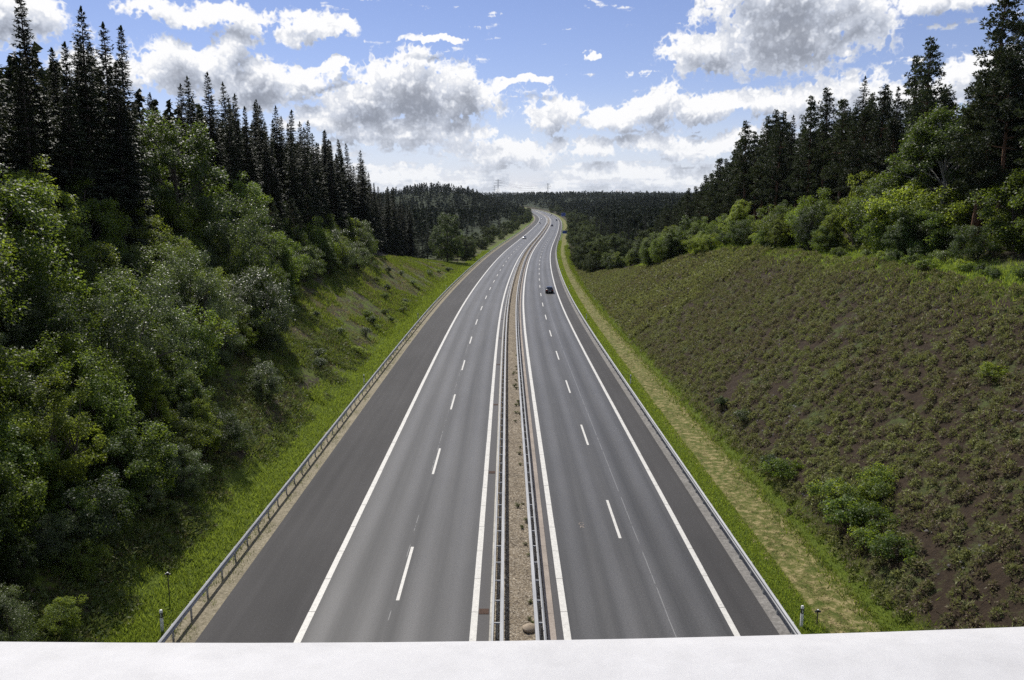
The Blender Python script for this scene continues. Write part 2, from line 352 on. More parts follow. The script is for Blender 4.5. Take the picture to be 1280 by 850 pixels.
flat('glass_dark', (.012, .014, .018), .05, 0, .7, .02); flat('rubber', (.018, .018, .018), .8, 0, .3); flat('rim', (.4, .4, .42), .35, .8)
flat('lamp_red', (.35, .01, .01), .25); flat('lamp_clear', (.7, .7, .68), .15); flat('plate_white', (.75, .75, .72), .4)
flat('sign_blue', (.012, .05, .26), .4); flat('sign_white', (.78, .78, .78), .4); flat('post_white', (.78, .78, .76), .5); flat('post_black', (.015, .015, .016), .5)
flat('pylon_steel', (.20, .215, .23), .6, .2); flat('wire', (.05, .05, .055), .6); flat('deck_concrete', (.36, .35, .33), .85)
flat('stone_tan', (.33, .27, .20), .85, 0, .3, .25); flat('reflector', (.6, .62, .65), .2, .4)
# ---------------------------------------------------------------- mesh helpers
rng = np.random.default_rng(2024)
def link(o, parent=None):
    col.objects.link(o)
    if parent is not None: o.parent = parent
    return o
def tag(o, label=None, cat=None, group=None, kind=None):
    for k, v in (('label', label), ('category', cat), ('group', group), ('kind', kind)):
        if v: o[k] = v
    return o
def np_mesh(name, V, F, mat=None, smooth=False):
    V = np.ascontiguousarray(V, np.float32).reshape(-1, 3); F = np.ascontiguousarray(F, np.int32); k = F.shape[1]
    me = bpy.data.meshes.new(name); me.vertices.add(len(V)); me.vertices.foreach_set('co', V.ravel())
    me.loops.add(F.size); me.loops.foreach_set('vertex_index', F.ravel())
    me.polygons.add(len(F)); me.polygons.foreach_set('loop_start', np.arange(0, F.size, k, dtype=np.int32))
    if smooth: me.polygons.foreach_set('use_smooth', np.ones(len(F), bool))
    me.update(calc_edges=True)
    if mat: me.materials.append(MAT[mat])
    return me
def add_uv(me, UV):
    lay = me.uv_layers.new(name='road'); idx = np.empty(len(me.loops), np.int32); me.loops.foreach_get('vertex_index', idx)
    lay.data.foreach_set('uv', np.ascontiguousarray(UV[idx], np.float32).ravel())
def obj(name, me, parent=None, loc=None):
    o = bpy.data.objects.new(name, me); link(o, parent)
    if loc is not None: o.location = loc
    return o
def empty(name, loc=(0, 0, 0), rz=0.0, sc=1.0):
    o = bpy.data.objects.new(name, None); link(o); o.location = loc; o.rotation_euler = (0, 0, rz); o.scale = (sc,) * 3 if not hasattr(sc, '__len__') else sc
    o.empty_display_size = .2; return o
class MB:
    """collects convex bits into one mesh"""
    def __init__(self): self.v = []; self.f = []
    def add(self, V, F):
        n = len(self.v); self.v += [tuple(map(float, p)) for p in V]; self.f += [tuple(i + n for i in q_) for q_ in F]; return self
    def box(self, c, d, rz=0.0, taper=1.0):
        x, y, z = (k / 2 for k in d); co, si = math.cos(rz), math.sin(rz); V = []
        for sz in (-1, 1):
            t = taper if sz > 0 else 1
            for sx_, sy_ in ((-1, -1), (1, -1), (1, 1), (-1, 1)):
                a, b = sx_ * x * t, sy_ * y * t; V.append((c[0] + a * co - b * si, c[1] + a * si + b * co, c[2] + sz * z))
        return self.add(V, [(3, 2, 1, 0), (4, 5, 6, 7), (0, 1, 5, 4), (1, 2, 6, 5), (2, 3, 7, 6), (3, 0, 4, 7)])
    def tube(self, pts, rad, n=6, cap=True):
        pts = [Vector(p) for p in pts]; rad = rad if hasattr(rad, '__len__') else [rad] * len(pts); V = []; F = []
        for i, p in enumerate(pts):
            d = (pts[min(i + 1, len(pts) - 1)] - pts[max(i - 1, 0)]).normalized()
            a = d.cross(Vector((0, 0, 1)) if abs(d.z) < .9 else Vector((1, 0, 0))).normalized(); b = d.cross(a)
            for k in range(n):
                t = 2 * math.pi * k / n; V.append(p + (a * math.cos(t) + b * math.sin(t)) * rad[i])
        for i in range(len(pts) - 1):
            for k in range(n): F.append((i * n + k, i * n + (k + 1) % n, (i + 1) * n + (k + 1) % n, (i + 1) * n + k))
        if cap: F.append(tuple(range(n))[::-1]); F.append(tuple(range((len(pts) - 1) * n, len(pts) * n)))
        return self.add(V, F)
    def loft(self, rings, cap=True):
        n = len(rings[0]); V = [p for r_ in rings for p in r_]; F = []
        for i in range(len(rings) - 1):
            for k in range(n): F.append((i * n + k, i * n + (k + 1) % n, (i + 1) * n + (k + 1) % n, (i + 1) * n + k))
        if cap: F.append(tuple(range(n))[::-1]); F.append(tuple(range((len(rings) - 1) * n, len(rings) * n)))
        return self.add(V, F)
    def mesh(self, name, mat, smooth=False):
        me = bpy.data.meshes.new(name); me.from_pydata(self.v, [], self.f); me.materials.append(MAT[mat])
        bm = bmesh.new(); bm.from_mesh(me); bmesh.ops.recalc_face_normals(bm, faces=bm.faces); bm.to_mesh(me); bm.free()
        if smooth:
            for p in me.polygons: p.use_smooth = True
        return me
def grid_mesh(name, S, U, hfun, mat, smooth=True):
    SS, UU = np.meshgrid(S, U, indexing='ij'); V = np.stack([CX(SS) + UU, SS, CZ(SS) + hfun(SS, UU)], -1).reshape(-1, 3)
    n, m = len(S), len(U); i = np.arange(n - 1)[:, None] * m + np.arange(m - 1)[None]
    Fq = np.stack([i, i + 1, i + m + 1, i + m], -1).reshape(-1, 4)
    me = np_mesh(name, V, Fq, mat, smooth); add_uv(me, np.stack([UU, SS], -1).reshape(-1, 2)); return me

# ---------------------------------------------------------------- ground sheet and road
S_T = np.concatenate([np.arange(-60, 300, 1.5), np.arange(300, 700, 5), np.arange(700, 1700, 14), np.arange(1700, 4500, 70), np.arange(4500, 9001, 500)])
u_ = np.concatenate([np.arange(0, 11.8, 2.9), [11.9, 12.3], np.arange(12.9, 52, .8), np.arange(52, 120, 4), np.arange(120, 500, 16), np.arange(500, 4001, 220)])
ul_ = np.concatenate([np.arange(2.9, 14.6, 2.9), [14.9, 15.3], np.arange(15.9, 52, .8), np.arange(52, 120, 4), np.arange(120, 500, 16), np.arange(500, 4001, 220)])
U_T = np.concatenate([-ul_[::-1], u_])
gnd = obj('ground', grid_mesh('ground', S_T, U_T, HT, 'ground')); tag(gnd, 'grassy cutting slopes and forest floor on both sides of the road', None, None, 'structure')
S_R = np.concatenate([np.arange(-40, 150, 3), np.arange(150, 420, 5), np.arange(420, 1420, 10)])
def sheet(name, u0, u1, z, mat, nu=4, S=S_R, parent=None):
    o = obj(name, grid_mesh(name, S, np.linspace(u0, u1, nu), lambda s, u: z + 0 * s, mat), parent); return o
road = sheet('road', EDGE_L, -1.37, 0.0, 'asphalt', 24); tag(road, 'grey two lane carriageway with hard shoulder on the left of the median', None, None, 'structure')
road2 = sheet('road', 1.58, EDGE_R, 0.0, 'asphalt', 18); tag(road2, 'grey two lane carriageway leading away on the right of the median', None, None, 'structure')
med = sheet('median', -1.16, 1.19, .03, 'gravel', 4); tag(med, 'gravel strip between the two median guardrails', None, None, 'structure')
vl = sheet('verge', -15.3, EDGE_L, -.012, 'verge_grit', 3); tag(vl, 'sandy verge strip under the left guardrail', None, None, 'structure')
vr = sheet('verge', EDGE_R, 12.25, -.012, 'verge_grey', 3); tag(vr, 'crumbly pale verge strip under the right guardrail', None, None, 'structure')

# painted markings: each piece of line is a mesh lying 4 mm above the asphalt
def strip_piece(u0, u1, s0, s1, z=.004, mat='road_paint', step=4.0):
    n = max(2, int((s1 - s0) / step) + 2); S = np.linspace(s0, s1, n)
    V = np.concatenate([np.stack([CX(S) + u0, S, CZ(S) + z], -1), np.stack([CX(S) + u1, S, CZ(S) + z], -1)])
    i = np.arange(n - 1); return np_mesh('marking', V, np.stack([i, i + n, i + n + 1, i + 1], -1), mat)
def edge_line(parent, uc, wd, name='edge_line'):
    s = 24.0
    while s < 160:
        l = 3.45 + .4 * (rng.random() - .5); j = .01 * (rng.random(2) - .5)
        obj(name, strip_piece(uc - wd / 2 + j[0], uc + wd / 2 + j[1], s, s + l - .035), parent); s += l
    obj(name, strip_piece(uc - wd / 2, uc + wd / 2, s, 1400, step=8), parent)
for k in range(62):
    s0 = 35.4 + 18.35 * k - 18.35
    obj('lane_dash', strip_piece(-5.87, -5.71, s0, s0 + 6.1), road)
    s0 = 42.6 + 18.1 * k - 18.1
    obj('lane_dash', strip_piece(5.74, 5.90, s0, s0 + 6.0), road2)
edge_line(road, -9.6, .30); edge_line(road, -2.06, .30); edge_line(road2, 2.05, .32); edge_line(road2, 9.47, .27)
# small sprayed survey mark in the fast lane
mb = MB()
def stroke(pts, wd, z):
    for (a, b) in zip(pts, pts[1:]):
        a, b = Vector(a), Vector(b); d = (b - a).normalized(); n_ = Vector((-d.y, d.x)) * wd / 2; a -= d * wd * .3; b += d * wd * .3
        mb.add([(a.x - n_.x, a.y - n_.y, z), (b.x - n_.x, b.y - n_.y, z), (b.x + n_.x, b.y + n_.y, z), (a.x + n_.x, a.y + n_.y, z)], [(0, 1, 2, 3)])
mx, my, mz = float(CX(44.1)) + 3.78, 44.1, float(CZ(44.1)) + .005
def sm(pts): return [(mx + a, my + b) for a, b in pts]
stroke(sm([(.16, .75), (.02, .8), (-.1, .68), (-.1, .5), (.02, .42), (.15, .45), (.15, .56)]), .035, mz)
stroke(sm([(-.08, .02), (-.04, .3), (.1, .3), (.12, .18), (-.05, .16)]), .035, mz); stroke(sm([(0, .16), (.16, 0)]), .035, mz + .001)
obj('survey_mark', mb.mesh('survey_mark', 'concrete_brown'), road2)

# kerb stones, concrete edging slabs, drain grates
def block_mesh(u0, u1, l, z0, z1, mat, bev=.015):
    b = MB(); c = (u0 + u1) / 2; h = (u1 - u0) / 2
    b.loft([[(c - h, 0, z0), (c + h, 0, z0), (c + h, 0, z1 - bev), (c + h - bev, 0, z1), (c - h + bev, 0, z1), (c - h, 0, z1 - bev)],
            [(c - h, l, z0), (c + h, l, z0), (c + h, l, z1 - bev), (c + h - bev, l, z1), (c - h + bev, l, z1), (c - h, l, z1 - bev)]])
    return b.mesh('block', mat)
def run_of_blocks(kind, label, u0, u1, l, gap, z1, mat, s_end):
    e = empty(kind); tag(e, label, None, None, 'structure'); me = block_mesh(u0, u1, l - gap, -.15, z1, mat); s = 24.0
    while s < s_end:
        o = obj('kerb_stone', me, e, (float(CX(s)), s, float(CZ(s)) + .004 * (rng.random() - .5)))
        o.rotation_euler = (math.atan2(float(CZ(s + l) - CZ(s)), l), 0, -math.atan2(float(CX(s + l) - CX(s)), l)); s += l
    S = np.arange(s, 1401, 8.0); prof = [(u0, -.15), (u1, -.15), (u1, z1), (u0, z1)]
    b = MB(); b.loft([[(float(CX(t)) + a, t, float(CZ(t)) + z) for a, z in prof] for t in S]); obj('kerb_far', b.mesh('kerb_far', mat), e)
run_of_blocks('kerb', 'pale concrete kerb between the left carriageway and the median gravel', -1.365, -1.165, 1.0, .02, .09, 'concrete_pale', 150)
run_of_blocks('kerb', 'brownish concrete edging strip beside the right carriageway median line', 1.195, 1.575, 2.5, .02, .05, 'concrete_brown', 200)
gm = MB(); gm.box((0, 0, .006), (.46, .5, .012))
for k in range(6): gm.box((-.19 + k * .076, 0, .018), (.03, .44, .012))
gme = gm.mesh('drain_grate', 'grate_rust')
for k in range(12):
    s = 34.3 + 19.8 * k
    o = obj('drain_grate', gme, None, (float(CX(s)) - 1.65, s, float(CZ(s)) + .002)); o['group'] = 'drain grates along the median channel'
    tag(o, ['rusty drain grate in the dark channel beside the median kerb, closest to the white rail', 'rusty drain grate in the median channel, second from the white rail'][k] if k < 2 else 'small rusty drain grate far along the median channel', 'drain grate')
# loose gravel lying on the median: too many to count
n = 9000; S = 26 + 60 * rng.random(n) ** 1.5; U = rng.uniform(-.75, .75, n); r0 = rng.uniform(.018, .045, n)
tet = np.array([(1, 0, .1), (-.5, .87, 0), (-.5, -.87, .05), (.1, 0, .8)]); ang = rng.random(n) * 6.28
T = tet[None] * r0[:, None, None] * rng.uniform(.6, 1.3, (n, 4, 1)); c_, s_ = np.cos(ang)[:, None], np.sin(ang)[:, None]
T = np.stack([T[..., 0] * c_ - T[..., 1] * s_, T[..., 0] * s_ + T[..., 1] * c_, T[..., 2]], -1) + np.stack([CX(S) + U, S, CZ(S) + .03], -1)[:, None]
Fi = (np.arange(n)[:, None, None] * 4 + np.array([(0, 1, 3), (1, 2, 3), (2, 0, 3)])[None]).reshape(-1, 3)
o = obj('gravel', np_mesh('gravel', T, Fi, 'pebble')); tag(o, 'loose brown gravel stones on the median', None, None, 'stuff')
b = MB(); ro = []
for i in range(7):
    t = i / 6; ring = []
    for k in range(10):
        a = 6.283 * k / 10; rr = .34 * math.sin(math.pi * (.08 + .84 * t)) * (1 + .12 * math.sin(3 * a + 2 * t)); ring.append((rr * math.cos(a) * 1.1, rr * math.sin(a), -.08 + .36 * t + .03 * math.sin(2 * a)))
    ro.append(ring)
b.loft(ro); o = obj('boulder', b.mesh('boulder', 'stone_tan', True), None, (float(CX(32.6)) + .42, 32.6, float(CZ(32.6)) + .02)); tag(o, 'rounded tan stone lying on the median gravel by the guardrail', 'stone')

# ---------------------------------------------------------------- guardrails
S_G = np.concatenate([np.arange(20, 300, 2), np.arange(300, 700, 6), np.arange(700, 1380, 14)])
def sweep(profile, uc, S, mat, name, closed=True):
    b = MB(); b.loft([[(float(CX(t)) + uc + a, float(t), float(CZ(t)) + z) for a, z in profile] for t in S]); return b.mesh(name, mat, False)
def wprof(side, top=.75):
    # W-beam, bulging towards the traffic (side = +1 faces +u)
    f = [(0, top), (.03, top - .012), (.08, top - .045), (.08, top - .10), (.02, top - .14), (.02, top - .17), (.08, top - .21), (.08, top - .265), (.03, top - .30), (0, top - .31)]
    return [(side * a, z) for a, z in f] + [(side * (a - .012), z) for a, z in f[::-1]]
post_me = MB().box((0, 0, .33), (.06, .10, .72)).mesh('post', 'galvanised_steel')
bolt_me = MB().tube([(-.02, 0, 0), (.02, 0, 0)], .02, 6).mesh('bolt', 'galvanised_steel')
def guardrail(label, uc, side, post_u, s_posts=300, spacing=2.0, box_u=None, ubr=None):
    e = empty('guardrail', (float(CX(20)) + uc, 20, float(CZ(20)))); tag(e, label, 'guardrail', 'crash barriers along the motorway')
    inv = Matrix.Translation(e.location).inverted()
    def put(name, me, loc=None):
        o = obj(name, me, e); o.location = (Vector(loc) if loc is not None else Vector()) - e.location; return o
    put('rail', sweep(wprof(side), uc, S_G, 'galvanised_steel', 'rail'))
    if box_u is not None:
        put('box_beam', sweep([(-.085, .62), (.085, .62), (.085, .755), (.07, .77), (-.07, .77), (-.085, .755)], box_u, S_G, 'galvanised_steel', 'box_beam'))
    if ubr is not None:
        wd = abs(box_u - uc) - .05; br = MB().box((0, 0, .70), (wd, .055, .05)).box((0, 0, .66), (.10, .14, .012)).mesh('bracket', 'galvanised_steel')
    s = 24.0; far = MB()
    while s < 700:
        x, y, z = float(CX(s)) + post_u, s, float(CZ(s))
        if s < s_posts:
            put('post', post_me, (x, y, z))
            if ubr is not None and s < 160: put('bracket', br, (float(CX(s)) + ubr, y, z))
        else: far.box((x, y, z + .33), (.06, .10, .66))
        s += spacing
    o = put('far_posts', far.mesh('far_posts', 'galvanised_steel')); o['kind'] = 'stuff'
    return e
guardrail('galvanised guardrail on posts along the left shoulder at the foot of the bushy slope', -14.98, 1, -15.03, 300)
guardrail('bright galvanised guardrail along the right shoulder beside the mown grass strip', 11.78, -1, 11.83, 300)
guardrail('median guardrail with wide box beam on the side of the left carriageway', -1.17, -1, -1.0, 300, 2.0, -.80, -.98)
guardrail('median guardrail with wide box beam on the side of the right carriageway', 1.0, 1, .86, 300, 2.0, .70, .84)

# ---------------------------------------------------------------- small roadside things
def delineator(s, u, label, lod=True):
    e = empty('delineator_post', G3(s, u, -.05)); tag(e, label, 'marker post', 'white delineator posts along the verges')
    b = MB(); pr = [(-.06, -.05), (.06, -.05), (.045, .05), (-.045, .05)]
    b.loft([[(a, c, 0) for a, c in pr], [(a, c, 1.0) for a, c in pr], [(a * .9, c * .7, 1.06) for a, c in pr]]); obj('body', b.mesh('body', 'post_white'), e)
    b = MB(); pr2 = [(a * 1.06, c * 1.06) for a, c in pr]; b.loft([[(a, c, .70) for a, c in pr2], [(a, c, .93) for a, c in pr2]]); bd = obj('band', b.mesh('band', 'post_black'), e)
    obj('reflector', MB().box((0, -.056, .82), (.05, .012, .16)).mesh('reflector', 'reflector'), bd)
delineator(32.6, -15.75, 'black and white delineator post behind the left guardrail next to the white rail')
delineator(32.9, 12.55, 'white topped delineator post in the grass behind the right guardrail next to the white rail')
for k in range(1, 8):
    delineator(33 + 50 * k, -15.75, 'small white delineator post farther along the left guardrail'); delineator(33 + 50 * k, 12.55, 'small white delineator post farther along the right grass verge')
def marker(s, u, label, h=1.25):
    e = empty('marker_post', G3(s, u, -.05)); tag(e, label, 'marker post')
    obj('pole', MB().tube([(0, 0, 0), (0, 0, h)], .025, 6).mesh('pole', 'bark_grey'), e)
    hd = obj('head', MB().box((0, 0, h), (.26, .08, .06)).box((0, 0, h + .05), (.12, .08, .05)).mesh('head', 'post_black'), e)
    obj('cap', MB().box((0, -.01, h + .09), (.06, .05, .03)).mesh('cap', 'post_white'), hd)
marker(35.4, -16.6, 'thin post with a dark crossbar head standing in the left verge grass')
marker(32.9, 13.25, 'dark squat marker head in the right verge beside the white topped post', .75)

def car(s, u, label, paint_, away=True):
    h = math.atan2(float(CX(s + 5) - CX(s - 5)), 10); e = empty('car', (float(CX(s)) + u, s, float(CZ(s))), -h + (0 if away else math.pi))
    tag(e, label, 'car')
    def ring(y, wb, wt_, zb, zt):   # rounded section across the car
        return [(-wb, y, zb + .1), (-wb * .94, y, zb), (wb * .94, y, zb), (wb, y, zb + .1), (wt_, y, zt - .09), (wt_ * .9, y, zt), (-wt_ * .9, y, zt), (-wt_, y, zt - .09)]
    b = MB(); b.loft([ring(-2.2, .80, .74, .33, .80), ring(-2.1, .87, .84, .24, .95), ring(-1.5, .90, .88, .20, .98), ring(-.3, .90, .88, .20, .95), ring(1.0, .90, .87, .20, .93), ring(1.8, .88, .82, .22, .82), ring(2.15, .82, .72, .28, .68), ring(2.25, .72, .62, .36, .58)])
    body = obj('body', b.mesh('body', paint_, True), e)
    b = MB(); cab = [(-2.0, .74, .95), (-1.45, .66, 1.36), (-.5, .66, 1.44), (.35, .64, 1.40), (1.15, .74, .93)]
    b.loft([[(-.80, y, .90), (.80, y, .90), (w_, y, max(z - .05, .92)), (w_ * .86, y, z), (-w_ * .86, y, z), (-w_, y, max(z - .05, .92))] for y, w_, z in cab])
    obj('windows', b.mesh('windows', 'glass_dark'), e)
    b = MB(); b.loft([[(-w_, y, z), (w_, y, z), (w_ * .92, y, z + .03), (-w_ * .92, y, z + .03)] for y, w_, z in ((-1.5, .6, 1.355), (-.5, .62, 1.435), (.3, .6, 1.40))]); obj('roof', b.mesh('roof', paint_), e)
    for sx_ in (-1, 1):
        for y in (-1.38, 1.38):
            wl = obj('wheel', MB().tube([(sx_ * .70, y, .31), (sx_ * .90, y, .31)], .31, 16).mesh('tyre', 'rubber'), e)
            obj('rim', MB().tube([(sx_ * .89, y, .31), (sx_ * .915, y, .31)], .2, 12).mesh('rim', 'rim'), wl)
        obj('tail_light', MB().box((sx_ * .68, -2.17, .80), (.26, .12, .15)).mesh('tail_light', 'lamp_red'), e)
        obj('headlight', MB().box((sx_ * .62, 2.14, .62), (.3, .16, .12)).mesh('headlight', 'lamp_clear'), e)
        obj('mirror', MB().box((sx_ * .98, .75, .98), (.18, .09, .13)).mesh('mirror', paint_), e)
    obj('number_plate', MB().box((0, -2.205, .62), (.52, .02, .11)).mesh('number_plate', 'plate_white'), e)
    obj('bumper', MB().box((0, -2.2, .42), (1.5, .12, .16)).mesh('bumper', 'rubber'), e)
car(176, 7.75, 'black car driving away in the right lane, the largest car in view', 'car_black')
car(447, -7.6, 'silver car with dark windows coming closer on the left carriageway', 'car_silver', False)
car(640, 4.1, 'dark car in the fast lane of the right carriageway below the blue sign', 'car_black')
car(800, 7.7, 'dark blue car in the slow lane just past the far bend', 'car_dark_blue')
car(1010, 7.6, 'farthest dark car on the right carriageway near the top of the bend', 'car_grey')
car(700, -7.4, 'small grey oncoming car on the left carriageway inside the bend', 'car_grey', False)
car(850, -7.0, 'tiny white oncoming car farthest up the left carriageway', 'car_white', False)

def road_sign(s, u, w_, h_, zc, label):
    e = empty('road_sign', G3(s, u)); tag(e, label, 'road sign')
    pn = obj('panel', MB().box((0, 0, zc), (w_, .06, h_)).mesh('panel', 'sign_blue'), e); t = .035 * w_
    b = MB()
    for sz in (-1, 1): b.box((0, -.034, zc + sz * (h_ / 2 - t)), (w_ - t, .008, t * .8))
    for sx_ in (-1, 1): b.box((sx_ * (w_ / 2 - t), -.034, zc), (t * .8, .008, h_ - 3 * t))
    obj('border', b.mesh('border', 'sign_white'), pn)
    for sx_ in (-1, 1): obj('post', MB().tube([(sx_ * w_ * .32, .09, -.3), (sx_ * w_ * .32, .09, zc + h_ / 2)], .07, 8).mesh('post', 'galvanised_steel'), e)
road_sign(480, 14.6, 3.2, 1.9, 2.3, 'blue road sign with white border low on the right verge before the bend')
road_sign(850, 15.5, 4.6, 3.6, 5.2, 'tall blue direction sign on posts on the right verge at the far bend')

# ---------------------------------------------------------------- bridge the picture is taken from
br = empty('bridge_railing', (0, .6, 16.6)); tag(br, 'white painted railing of the bridge across the bottom of the picture', 'railing')
b = MB(); rings = []
for x in [-8, -5, -3, -1.5, -1] + [-.8 + .1 * i for i in range(17)] + [1, 1.5, 3, 5, 8]:
    yo = .02; zt = 18.4 - .335 - 16.6 + .012 * x + .035 * min(x * x, .25)
    pts = [(-.30, -.13), (-.30, -.05)] + [(-.30 + .05 - .05 * math.cos(t), -.05 + .05 * math.sin(t)) for t in (.5, 1.05, 1.57)] + \
          [(-.1, .004)] + [(.0 - .07 + .07 * math.sin(t), -.07 + .07 * math.cos(t)) for t in (0, .4, .8, 1.2, 1.57)] + [(.0, -.13)]
    rings.append([(x, yo + a, zt + z) for a, z in pts])
b.loft(rings); obj('top_rail', b.mesh('top_rail', 'rail_white', True), br)
for i in range(9):
    x = -7.2 + 1.8 * i; obj('post', MB().box((x, -.16, .72), (.08, .08, 1.45)).mesh('post', 'rail_white'), br)
for z in (.35, .8, 1.2): obj('bar', MB().tube([(-8, -.16, z), (8, -.16, z)], .025, 8).mesh('bar', 'rail_white'), br)
dk = obj('bridge_deck', MB().box((0, -4.4, 16.15), (60, 9.4, .9)).mesh('bridge_deck', 'deck_concrete')); tag(dk, 'concrete deck of the bridge under the camera', None, None, 'structure')

# ---------------------------------------------------------------- pylons
def pylon(x, y, h, label):
    z0 = float(CZ(y) + HT(y, x - CX(y))) - 1; e = empty('power_pylon', (x, y, z0)); tag(e, label, 'pylon', 'lattice pylons on the far ridge')
    wb, wt_ = h * .09, h * .018; lv = [0, .18, .34, .48, .6, .7, .8, .9, 1.0]
    def hw(t): return wb + (wt_ - wb) * min(1, t / .7) if t < .7 else wt_
    for sx_, sy_ in ((-1, -1), (1, -1), (1, 1), (-1, 1)):
        obj('leg', MB().tube([(sx_ * hw(t), sy_ * hw(t), h * t) for t in lv], .22, 4).mesh('leg', 'pylon_steel'), e)
    b = MB()
    for a, c in zip(lv, lv[1:]):
        for sy_ in (-1, 1):
            b.tube([(-hw(a), sy_ * hw(a), h * a), (hw(c), sy_ * hw(c), h * c)], .13, 4); b.tube([(hw(a), sy_ * hw(a), h * a), (-hw(c), sy_ * hw(c), h * c)], .13, 4)
            b.tube([(sy_ * hw(a), -hw(a), h * a), (sy_ * hw(c), hw(c), h * c)], .13, 4)
    obj('lattice', b.mesh('lattice', 'pylon_steel'), e)
    for t, l in ((.70, .15), (.82, .20), (.94, .13)):
        b = MB()
        for sx_ in (-1, 1): b.tube([(0, -wt_, h * t), (sx_ * l * h, 0, h * t + .2)], .22, 4).tube([(0, wt_, h * t), (sx_ * l * h, 0, h * t + .2)], .22, 4).tube([(0, 0, h * (t + .045)), (sx_ * l * h, 0, h * t + .2)], .18, 4)
        obj('crossarm', b.mesh('crossarm', 'pylon_steel'), e)
    return [(x + sx_ * l * h, y, z0 + h * t) for t, l in ((.70, .15), (.82, .20), (.94, .13)) for sx_ in (-1, 1)]
PY = [pylon(-22, 2000, 52, 'nearer lattice power pylon above the dip between the far wooded hills'), pylon(125, 2500, 50, 'farther lattice power pylon standing on the distant ridge above the road'), pylon(-45, 2900, 48, 'slim distant pylon just left of the nearer one')]
for k in range(6):
    b = MB(); a, c = Vector(PY[0][k]), Vector(PY[1][k])
    b.tube([a.lerp(c, t) - Vector((0, 0, 16 * 4 * t * (1 - t) * .6)) for t in np.linspace(0, 1, 14)], .11, 3)
    o = obj('power_line', b.mesh('power_line', 'wire')); tag(o, 'thin power line cable hanging between the two far pylons', 'cable', 'power lines between the pylons')
# ---------------------------------------------------------------- plants
def unit(v): return v / np.maximum(np.linalg.norm(v, axis=-1, keepdims=True), 1e-9)
def kites(P, D, N, L, Wd, fold=.12):
    """leaf quads: base point P, direction D, rough normal N, length L, width Wd"""
    D = unit(D); S = unit(np.cross(D, N)); N2 = np.cross(S, D); L = np.asarray(L)[:, None]; Wd = np.asarray(Wd)[:, None]
    mid = P + D * L * .45 + N2 * Wd * fold
    V = np.stack([P, mid + S * Wd * .5, P + D * L - N2 * Wd * fold, mid - S * Wd * .5], 1)
    return V
def leaf_mesh(name, V, mat):
    n = len(V); return np_mesh(name, V.reshape(-1, 3), np.arange(n * 4).reshape(n, 4), mat)
def tri_mesh(name, P, D, N, L, Wd, mat):
    D = unit(D); S = unit(np.cross(D, N)); L = np.asarray(L)[:, None]; Wd = np.asarray(Wd)[:, None]
    V = np.stack([P - S * Wd * .5, P + S * Wd * .5, P + D * L], 1); n = len(V)
    return np_mesh(name, V.reshape(-1, 3), np.arange(n * 3).reshape(n, 3), mat)
def rdir(r, n): return unit(r.normal(size=(n, 3)))

def broadleaf(seed, H, Rx, z_lo, mat, n_leaf, size, n_clump=60, stems=1, bark_='bark_grey', upright=.0, slim=.55, trunk_r=None, lump=.3, full=False):
    """tree or shrub: clumps of leaves on an uneven ellipsoid, carried by real limbs"""
    r = np.random.default_rng(seed)
    d = rdir(r, n_clump); d[:, 2] = d[:, 2] if full else np.abs(d[:, 2]) * 1.0 - .45 * (r.random(n_clump) < .45) * r.random(n_clump) * 1.6
    d = unit(d); ph = r.random(6) * 6.28
    rad = 1 + lump * (np.sin(2 * np.arctan2(d[:, 1], d[:, 0]) + ph[0]) * .5 + np.sin(3 * d[:, 2] * 2 + ph[1]) * .35 + np.sin(5 * np.arctan2(d[:, 1], d[:, 0]) + 4 * d[:, 2] + ph[2]) * .45)
    rad = rad * (.55 + .45 * r.random(n_clump) ** .5)
    zc = z_lo + (H - z_lo) * .48; C = d * rad[:, None] * np.array([Rx, Rx * (.85 + .3 * r.random()), (H - z_lo) * .5]) + np.array([0, 0, zc])
    C[:, 2] = np.clip(C[:, 2], .25, H)
    taper = 1 - upright * np.clip((C[:, 2] - zc) / (H - zc + .01), 0, 1); C[:, :2] *= taper[:, None]
    rc = Rx * (.20 + .16 * r.random(n_clump)) * (60 / n_clump) ** .33
    k = r.integers(0, n_clump, n_leaf); q_ = rdir(r, n_leaf) * (r.random(n_leaf) ** .45)[:, None]
    q_[:, 2] *= .75; P = C[k] + q_ * rc[k][:, None]; P[:, 2] = np.maximum(P[:, 2], .04)
    out = unit(P - np.array([0, 0, zc * .7])); N = unit(out * .55 + np.array([0, 0, .55]) + .75 * rdir(r, n_leaf))
    D = np.cross(N, rdir(r, n_leaf)); D = unit(D) + np.array([0, 0, -.15 + .5 * upright]); sz = size * (.6 + .7 * r.random(n_leaf))
    crown = leaf_mesh('crown', kites(P, D, N, sz, sz * slim), mat)
    b = MB(); tr = trunk_r or .018 * H + .03
    for s_ in range(stems):
        a = r.random() * 6.28; sp_ = 0 if stems == 1 else .25 * Rx
        top = Vector((math.cos(a) * sp_ * 1.6 + r.normal() * .1, math.sin(a) * sp_ * 1.6 + r.normal() * .1, H * .8 if stems == 1 else H * .66)); base = Vector((math.cos(a) * sp_ * .35, math.sin(a) * sp_ * .35, -.15))
        b.tube([base, base.lerp(top, .35) + Vector((r.normal() * .05 * Rx, r.normal() * .05 * Rx, 0)), base.lerp(top, .7), top], [tr, tr * .75, tr * .45, tr * .12], 7)
        for j in r.choice(n_clump, min(n_clump, max(6, 26 // stems)), replace=False):
            c = Vector(C[j]); t = min(.85, max(.12, (c.z - .3 * Rx) / H)); p0 = base.lerp(top, t); p1 = p0.lerp(c, .55) + Vector((0, 0, .08 * Rx)); b.tube([p0, p1, c], [tr * .32, tr * .2, tr * .06], 4, False)
    return [('trunk' if stems == 1 else 'stems', b.mesh('trunk', bark_)), ('crown' if stems == 1 else 'foliage', crown)]

